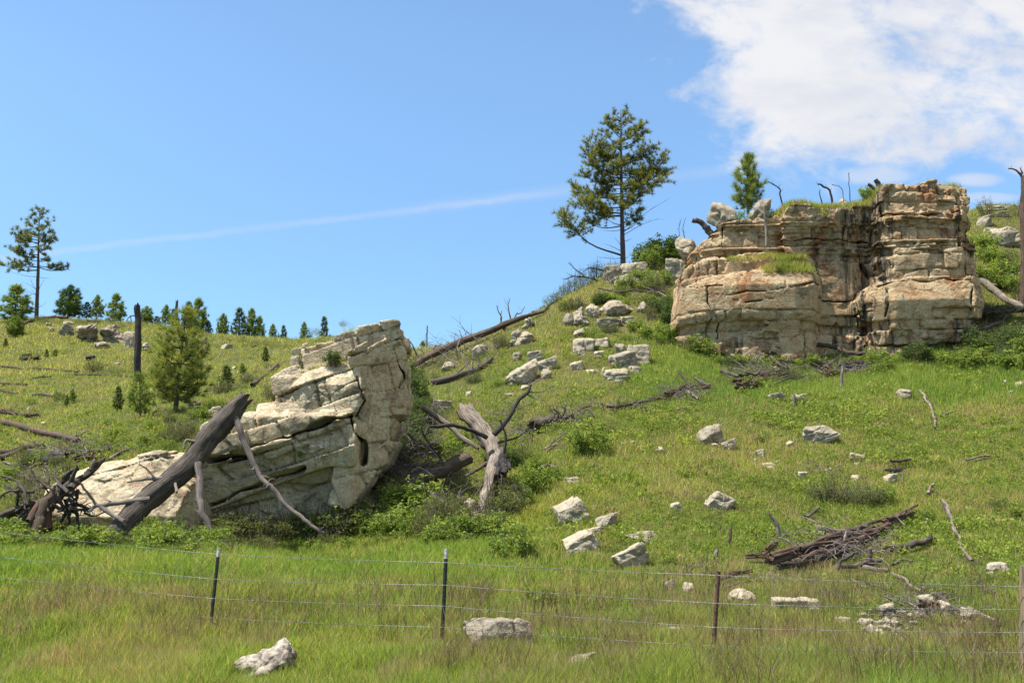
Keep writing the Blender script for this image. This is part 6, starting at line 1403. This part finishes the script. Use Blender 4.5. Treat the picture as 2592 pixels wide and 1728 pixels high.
for a in [(1030, 1180, 80, 100, 300, .9, .012, .9, .5), (1120, 1230, 60, 60, 130, .8, .011, .8, .3), (1180, 1330, 50, 50, 90, .6, .010, .9, .2), (1000, 1290, 60, 40, 90, .7, .010, .9, .2), (1090, 1060, 50, 30, 70, .8, .012, .7, .3), (1290, 1090, 60, 50, 80, .8, .011, .8, .2), (1440, 1070, 60, 26, 70, .7, .011, .8, .2),
          (80, 1250, 90, 60, 190, .6, .010, .7, .4), (200, 1150, 120, 26, 110, .7, .011, .5, .2), (2120, 1400, 150, 50, 260, .45, .010, .6, .25), (2000, 1470, 120, 26, 70, .35, .007, .4, .05), (2330, 1545, 120, 50, 190, .4, .008, .4, .08), (2180, 1600, 70, 20, 60, .3, .006, .3, .05),
          (1930, 955, 90, 22, 130, .9, .014, .7, .3), (2120, 945, 90, 20, 110, .9, .014, .7, .3), (1730, 1005, 70, 16, 90, .8, .013, .6, .2), (1560, 1035, 80, 10, 60, .7, .012, .4, .1), (1170, 900, 110, 40, 110, 1.1, .014, .9, .3), (1080, 925, 50, 24, 80, 1.0, .013, .7, .2),
          (1650, 730, 60, 50, 60, .9, .012, .9, .3), (2520, 870, 60, 24, 60, 1.0, .013, .8, .3), (2080, 1195, 60, 16, 40, .5, .009, .4, .1), (1720, 1450, 50, 20, 50, .35, .008, .4, .05), (2450, 1450, 90, 60, 50, .3, .006, .4, .05), (1700, 1250, 350, 130, 90, .3, .006, .3, .05), (500, 1100, 60, 40, 60, .6, .009, .9, .1), (620, 1385, 250, 16, 90, .4, .007, .9, .1)]: litter(*a)
o = g.build('twig_litter', M['branch'], None); o['kind'] = 'stuff'; o['label'] = 'loose dead twigs scattered round the fallen wood'; o['category'] = 'twigs'

# ------------------------------------------------------------------ barbed wire fence
M['post_green'] = plain_mat('dark green post paint', (0.012, 0.022, 0.016), .5, 0.2, (0.03, 0.03, 0.022), 14)
M['post_white'] = plain_mat('white post tip paint', (0.50, 0.50, 0.47), .55, 0, (0.25, 0.24, 0.22), 30)
M['post_rust'] = plain_mat('rusty post steel', (0.085, 0.045, 0.032), .85, 0.1, (0.14, 0.075, 0.045), 18)
M['wire'] = plain_mat('galvanised wire', (0.27, 0.27, 0.26), .55, 0.4, (0.15, 0.13, 0.12), 6)
M['post_wood'] = wood_mat('tan fence post wood', (0.30, 0.22, 0.13), (0.22, 0.155, 0.09), (0.09, 0.08, 0.05), .5)
fence = empty('barbed_wire_fence', at(1125, 1655, 13), 'four-strand barbed wire fence on steel posts across the foreground meadow', 'fence'); fo = np.array(fence.location)


def t_post(Ub, Vb, Ut, Vt, D, mat, tip):
    b, t = at(Ub, Vb, D), at(Ut, Vt, D); b = b - (t - b) * .12; ax = (t - b) / np.linalg.norm(t - b); X = np.array([1, 0, 0]) - ax * ax[0]; X /= np.linalg.norm(X); Y = np.cross(ax, X); L = np.linalg.norm(t - b)
    prof = np.array([(-.024, 0), (.024, 0), (.024, .006), (.004, .006), (.004, .034), (-.004, .034), (-.004, .006), (-.024, .006)])
    def seg(g, l0, l1):
        v = np.concatenate([b + ax * l + prof[:, :1] * X + prof[:, 1:] * Y for l in (l0, l1)]); j = np.arange(8); k = (j + 1) % 8; g.add(v, np.stack([j, k, k + 8, j + 8], -1)); g.add(v, np.array([[8, 9, 10, 15], [11, 12, 13, 14]]))
    g = Geo(); tl = .125 if tip else 0; seg(g, 0, L - tl)
    for i in range(int((L - .3) / .055)):                      # studs along the face
        q = b + ax * (.3 + i * .055) - Y * .006
        if .3 + i * .055 < L - tl - .02: tube(g, [q, q - Y * .009], [.008, .005], 5)
    p = g.build('post', M[mat], fence, origin=fo)
    if mat == 'post_rust': p['label'] = 'rusty brown steel post'
    if tip: g = Geo(); seg(g, L - tl, L); g.build('post_tip', M['post_white'], p, origin=fo)
    return [b + ax * (L - d) for d in (0, 1)]
posts = [(530, 1610, 554, 1386, 14.5, 'post_green', True), (1117, 1658, 1130, 1388, 13.0, 'post_green', True), (1802, 1703, 1819, 1445, 11.5, 'post_rust', False)]
for p in posts: t_post(*p)
g = Geo(); Pp = np.array([at(2596, 1745, 10.2), at(2595, 1432, 10.2)]); tube(g, spline(Pp, 12), np.full(12, .055), 14, .06, 0, 4)
o = g.build('wooden_post', M['post_wood'], fence, True, origin=fo); o['label'] = 'tan round wooden post at the right edge'
W = [[(-260, 1318, 17.4), (0, 1346, 16.2), (549, 1402, 14.46), (1128, 1423, 12.96), (1813, 1455, 11.46), (2588, 1484, 10.13), (3200, 1500, 9)], [(-260, 1382, 17.4), (0, 1409, 16.2), (545, 1465, 14.46), (1125, 1480, 12.96), (1812, 1526, 11.46), (2588, 1542, 10.13), (3200, 1560, 9)],
     [(-260, 1434, 17.4), (0, 1461, 16.2), (540, 1514, 14.46), (1123, 1533, 12.96), (1810, 1587, 11.46), (2588, 1600, 10.13), (3200, 1625, 9)], [(-260, 1482, 17.4), (0, 1508, 16.2), (536, 1563, 14.46), (1120, 1587, 12.96), (1808, 1634, 11.46), (2588, 1651, 10.13), (3200, 1680, 9)]]
for wi, w in enumerate(W):
    g = Geo(); P = np.array([at(*q) for q in w]); rw = random.Random(wi)
    for a, b in zip(P[:-1], P[1:]):
        n = 60; t = np.linspace(0, 1, n)[:, None]; L = np.linalg.norm(b - a); S = a + (b - a) * t - np.array([0, 0, 1]) * (.012 * 4 * t * (1 - t))
        ax = (b - a) / L
        for ph in (0, math.pi):
            n2 = int(L / .022); t2 = np.linspace(0, 1, n2)[:, None]; S2 = a + (b - a) * t2 - np.array([0, 0, 1]) * (.05 * t2 * (1 - t2)); an = (t2 * L / .09 * 6.283 + ph)
            S2 = S2 + (np.sin(an) * np.array([0, 0, 1]) + np.cos(an) * np.cross(ax, [0, 0, 1])) * .0024
            tube(g, S2, np.full(n2, .0024), 3, cap=False)
        for k in range(int(L / .125)):
            q = a + (b - a) * ((k + .5) * .125 / L); q = q - np.array([0, 0, .05 * ((k + .5) * .125 / L) * (1 - (k + .5) * .125 / L)])
            for e in range(2):
                d = np.array([rw.gauss(0, .4), rw.gauss(0, .6), rw.gauss(0, 1)]); d = d / np.linalg.norm(d) * .016; tube(g, [q - d, q + d], [.0019, .0012], 3, cap=False)
    g.build('wire', M['wire'], fence, origin=fo)

# ------------------------------------------------------------------ grass, weeds, leafy ground cover
R = np.random.default_rng(2024)


def spread(n, box, jx=.35):
    U = R.uniform(box[0], box[1], n); V = R.uniform(box[2], box[3], n); D = hits(U, V); ok = ~np.isnan(D); U, V, D = U[ok], V[ok], D[ok]
    a = (U - 1296) / F; b = (864 - V) / F; y = math.cos(PITCH) - b * math.sin(PITCH)
    x = a / y * D + R.normal(size=len(D)) * jx * D / 22; yy = D + R.normal(size=len(D)) * jx * 2.0 * D / 22
    return x, yy
BR = []   # footprints to keep free of grass


def blades(x, y, z, h, w, lean_amt, col, two=True, az=None):
    n = len(x); az = R.uniform(0, 6.283, n) if az is None else az; fa = R.uniform(0, 6.283, n)
    if FOOT:
        h = np.array(h); FT = np.array(FOOT)
        for fx_, fy_, fr_ in FT: m_ = (np.abs(x - fx_) < fr_) & (np.abs(y - fy_) < fr_ * 1.6); h[m_] *= .75
    base = np.stack([x, y, z - .015], -1); side = np.stack([np.cos(fa), np.sin(fa), np.zeros(n)], -1) * (w / 2)[:, None]
    lean_v = np.stack([np.cos(az), np.sin(az), np.zeros(n)], -1) * (lean_amt * h)[:, None]; up = np.array([0, 0, 1.0]) * h[:, None]
    c = np.repeat(col, 5 if two else 3, 0)
    if two:
        V = np.stack([base - side, base + side, base + lean_v * .3 + up * .55 - side * .8, base + lean_v * .3 + up * .55 + side * .8, base + lean_v + up * (1 - .25 * lean_amt[:, None])], 1).reshape(-1, 3)
        i = np.arange(n)[:, None] * 5; return V, np.hstack([i, i + 1, i + 3, i + 2]), np.hstack([i + 2, i + 3, i + 4]), c
    V = np.stack([base - side, base + side, base + lean_v + up], 1).reshape(-1, 3); return V, None, np.arange(n * 3).reshape(-1, 3), c


def grass_colour(x, y, dry=.12):
    p = xy3(x, y); n = len(x); a = vn(p, .18, 1) * .6 + vn(p, .55, 2) * .5; b = vn(p, 1.3, 3); u = R.random(n)
    yel = np.clip(.38 + .12 * ((x > 1) & (y > 19)) - .14 * (y < 22) + .5 * a + .25 * (u - .5) + .25 * np.clip((y - 34) / 30, 0, 1) * (x < -2), 0, 1)[:, None]
    c = np.array([.110, .19, .036]) * (1 - yel) + np.array([.25, .268, .070]) * yel
    c = c * (0.40 + 1.05 * R.random((n, 1)))
    d = R.random(n) < dry * np.clip(1 + 1.6 * b, .15, 3); c[d] = np.array([.34, .28, .15]) * (0.6 + .6 * R.random((d.sum(), 1)))
    return c


def build_stuff(name, label, parts, mat):
    off = 0; VV, Q, T_, C_ = [], [], [], []
    for V, q, t, c in parts:
        VV.append(V); C_.append(c)
        if q is not None and len(q): Q.append(q + off)
        if t is not None and len(t): T_.append(t + off)
        off += len(V)
    fs = [np.concatenate(a).astype(np.int32) for a in (Q, T_) if a]
    o = mk(name, np.concatenate(VV), fs, mat, None, np.concatenate(C_), kind='stuff'); o['label'] = label; o['category'] = 'grass' if 'grass' in name else 'plants'
    return o

parts = []
x, y = spread(560000, (-260, 2850, 1290, 1800)); z = gz(x, y); n = len(x)
hh = (.10 + .20 * R.random(n)) * (1 + .35 * vn(xy3(x, y), .5, 5)) * (1 + .45 * vn(xy3(x, y), 2.6, 4)) * np.clip(1.25 - (y - 10) / 40, .6, 1.2)
hh *= np.where(y > 14.5, np.clip(1.0 - (x + 1) * .12, .5, 1), 1.0)
parts.append(blades(x, y, z, hh, (.0065 + .004 * R.random(n)) * (y / 13) ** .8, .15 + .55 * R.random(n), grass_colour(x, y, .11)))
x, y = spread(620000, (-260, 2850, 480, 1330), .45); z = gz(x, y); n = len(x)
hh = (.07 + .11 * R.random(n)) * (1 + .5 * vn(xy3(x, y), .35, 6)) * (1 + np.clip((y - 35) / 60, 0, .8))
parts.append(blades(x, y, z, hh, (.012 + .008 * R.random(n)) * (y / 25) ** .9, .2 + .7 * R.random(n), grass_colour(x, y, .15), two=False))
# a thin even cover so that places the photograph cannot see are grown over too
n = 90000; yy = np.exp(R.uniform(math.log(6), math.log(110), n)); xx = R.uniform(-.75, .75, n) * yy
parts.append(blades(xx, yy, gz(xx, yy), .12 + .15 * R.random(n), .012 * (yy / 18), .2 + .6 * R.random(n), grass_colour(xx, yy), two=False))
# lush tall strips: below the butte and under the outcrop thicket
x, y = spread(60000, (1600, 2700, 880, 1010)); n = len(x); parts.append(blades(x, y, gz(x, y), .14 + .2 * R.random(n), np.full(n, .02), .15 + .3 * R.random(n), grass_colour(x, y, .05) * np.array([.9, 1.05, .95]), two=False))
x, y = spread(50000, (-50, 1300, 1380, 1480)); n = len(x); parts.append(blades(x, y, gz(x, y), .15 + .18 * R.random(n), np.full(n, .012), .15 + .4 * R.random(n), grass_colour(x, y, .05) * np.array([.9, 1.05, .95])))
# grass on the rock ledges
def ledge_pts(T, x0, x1, y0, y1, n, zmin, zmax, nz=.6):
    out = []
    for _ in range(n):
        c, nn = down_hit(T, R.uniform(x0, x1), R.uniform(y0, y1))
        if c is not None and nn[2] > nz and zmin < c[2] < zmax: out.append(c)
    return np.array(out).reshape(-1, 3)
lp = []
for (za, zb, n_) in (((440, 540), (860, 660), 2600), ((640, 660), (980, 770), 2600)):
    A, B = at(*cvb(*za), 40.8), at(*cvb(*zb), 40.8); q = ledge_pts(T_BUTTE, A[0], B[0], 39.6, 41.5, n_, B[2] - .3, A[2] + .3, .45); lp.append(q)
A, B = at(*cvb(700, 300), 42), at(*cvb(1420, 420), 42); lp.append(ledge_pts(T_BUTTE, A[0], B[0], 41.3, 44.3, 4200, B[2] - .2, A[2] + .6, .5))
A, B = at(*cvb(1450, 180), 42), at(*cvb(1980, 300), 42); lp.append(ledge_pts(T_BUTTE, A[0], B[0], 41.4, 43.6, 900, B[2], A[2] + .6, .5))
q = np.concatenate(lp); rep_ = 7; q = np.repeat(q, rep_, 0) + R.normal(size=(len(q) * rep_, 3)) * np.array([.08, .08, .01]); n = len(q)
parts.append(blades(q[:, 0], q[:, 1], q[:, 2], .14 + .2 * R.random(n), np.full(n, .02), .2 + .5 * R.random(n), grass_colour(q[:, 0], q[:, 1], .25), two=False))
c1 = at(*cv3(480, 420), 24.5); c2 = at(*cv3(1000, 700), 24.5)
q = ledge_pts(T_LEAN, c1[0], c2[0], 23.7, 26, 700, 3, 9, .7); m_ = vn(q, 1.2, 4) > .1; q = np.repeat(q[m_], 6, 0); q = q + R.normal(size=q.shape) * .05; n = len(q)
parts.append(blades(q[:, 0], q[:, 1], q[:, 2] + .0, .07 + .12 * R.random(n), np.full(n, .012), .2 + .5 * R.random(n), grass_colour(q[:, 0], q[:, 1], .35), two=False))
build_stuff('grass', 'green and straw-tinged grass covering the meadow and hillside', parts, M['grass'])

# broad leafy herbs between the grass
parts = []
def herbs(n, box, size, cols, thr, seed, cover=.5):
    x, y = spread(n, box); p = xy3(x, y); m_ = (vn(p, .5, seed) * .6 + vn(p, 1.4, seed + 1) * .6) > thr; x, y = x[m_], y[m_]; n = len(x)
    v, f, ids = stamp(np.stack([x, y, gz(x, y) + .05], -1), np.stack([R.normal(size=n) * .25, R.normal(size=n) * .25, np.ones(n)], -1), size * .75 * (.5 + .9 * R.random(n)) * (y / 18) ** .35, LT_FINE, seed)
    u = R.random((n, 1)); c = np.array(cols[0]) * (1 - u) + np.array(cols[1]) * u
    parts.append((v, f, None, c[ids]))
herbs(40000, (-100, 2700, 480, 1400), .17, ((.07, .12, .02), (.19, .25, .045)), .12, 3)
herbs(26000, (1200, 2700, 1000, 1700), .12, ((.09, .14, .025), (.22, .28, .055)), .10, 8)
herbs(9000, (-100, 2700, 1380, 1760), .10, ((.07, .12, .02), (.16, .22, .04)), .25, 12)
herbs(9000, (1400, 2700, 880, 1500), .13, ((.10, .095, .045), (.17, .16, .07)), .22, 15)
herbs(9000, (-100, 1300, 1290, 1420), .13, ((.05, .10, .018), (.15, .21, .04)), -.1, 18)
herbs(26000, (1300, 2700, 880, 1640), .24, ((.10, .15, .025), (.25, .30, .055)), .30, 31)
herbs(9000, (-100, 1300, 830, 1250), .22, ((.10, .14, .025), (.26, .28, .05)), .30, 33)
herbs(5000, (-100, 2700, 1400, 1700), .18, ((.10, .16, .025), (.22, .28, .05)), .42, 35)
build_stuff('ground_cover', 'low broad-leaved herbs growing between the grass', parts, M['leaf'])

# last year's brown stalks
parts = []
def stalks(n, box, h, cols, thr, seed, wd=.004):
    x, y = spread(n, box); p = xy3(x, y); m_ = (vn(p, .45, seed) * .7 + vn(p, 1.6, seed + 1) * .5) > thr; x, y = x[m_], y[m_]
    k = 6; x = np.repeat(x, k) + R.normal(size=len(x) * k) * .05; y = np.repeat(y, k) + R.normal(size=len(y) * k) * .05; n = len(x)
    u = R.random((n, 1)); c = np.array(cols[0]) * (1 - u) + np.array(cols[1]) * u
    parts.append(blades(x, y, gz(x, y), h * (.5 + .7 * R.random(n)), np.full(n, wd) * (y / 12), .05 + .45 * R.random(n), c))
stalks(14000, (-100, 2700, 1530, 1800), .38, ((.13, .11, .07), (.34, .28, .18)), .25, 5, .004)
stalks(3500, (-100, 2700, 1470, 1700), .36, ((.10, .075, .055), (.26, .20, .14)), .22, 25, .0032)
stalks(5000, (-100, 2700, 1600, 1800), .30, ((.32, .26, .15), (.46, .38, .22)), -.05, 21, .003)
stalks(2600, (-100, 2700, 1420, 1780), .34, ((.30, .24, .14), (.42, .34, .20)), .10, 9)
stalks(6000, (1400, 2700, 700, 1500), .26, ((.22, .17, .11), (.36, .29, .18)), .15, 11, .005)
stalks(3000, (0, 1400, 860, 1330), .25, ((.16, .12, .09), (.32, .26, .16)), .2, 13, .004)
cx, cy = spread(620, (-100, 2700, 1500, 1790)); m_ = vn(xy3(cx, cy), .35, 5) > -.15; cx, cy = cx[m_], cy[m_]
k = 13; sx = .10 + .14 * R.random(len(cx)); x = np.repeat(cx, k) + R.normal(size=len(cx) * k) * np.repeat(sx, k); y = np.repeat(cy, k) + R.normal(size=len(cx) * k) * np.repeat(sx, k); n = len(x); hs = np.repeat(.42 + .26 * R.random(len(cx)), k) * (.6 + .5 * R.random(n))
cc_ = np.repeat(np.array([[.055, .042, .032]]) + R.random((len(cx), 1)) * np.array([[.12, .10, .07]]), k, 0) * (.7 + .6 * R.random((n, 1)))
parts.append(blades(x, y, gz(x, y), hs, np.full(n, .0085), .05 + .35 * R.random(n), cc_))
for f_ in (.55, .75): parts.append(blades(x, y, gz(x, y) + hs * f_, hs * .28, np.full(n, .006), .5 + .8 * R.random(n), cc_, two=False))
build_stuff('dry_weeds', 'dry brown and straw-coloured weed stalks standing in the grass', parts, M['grass'])
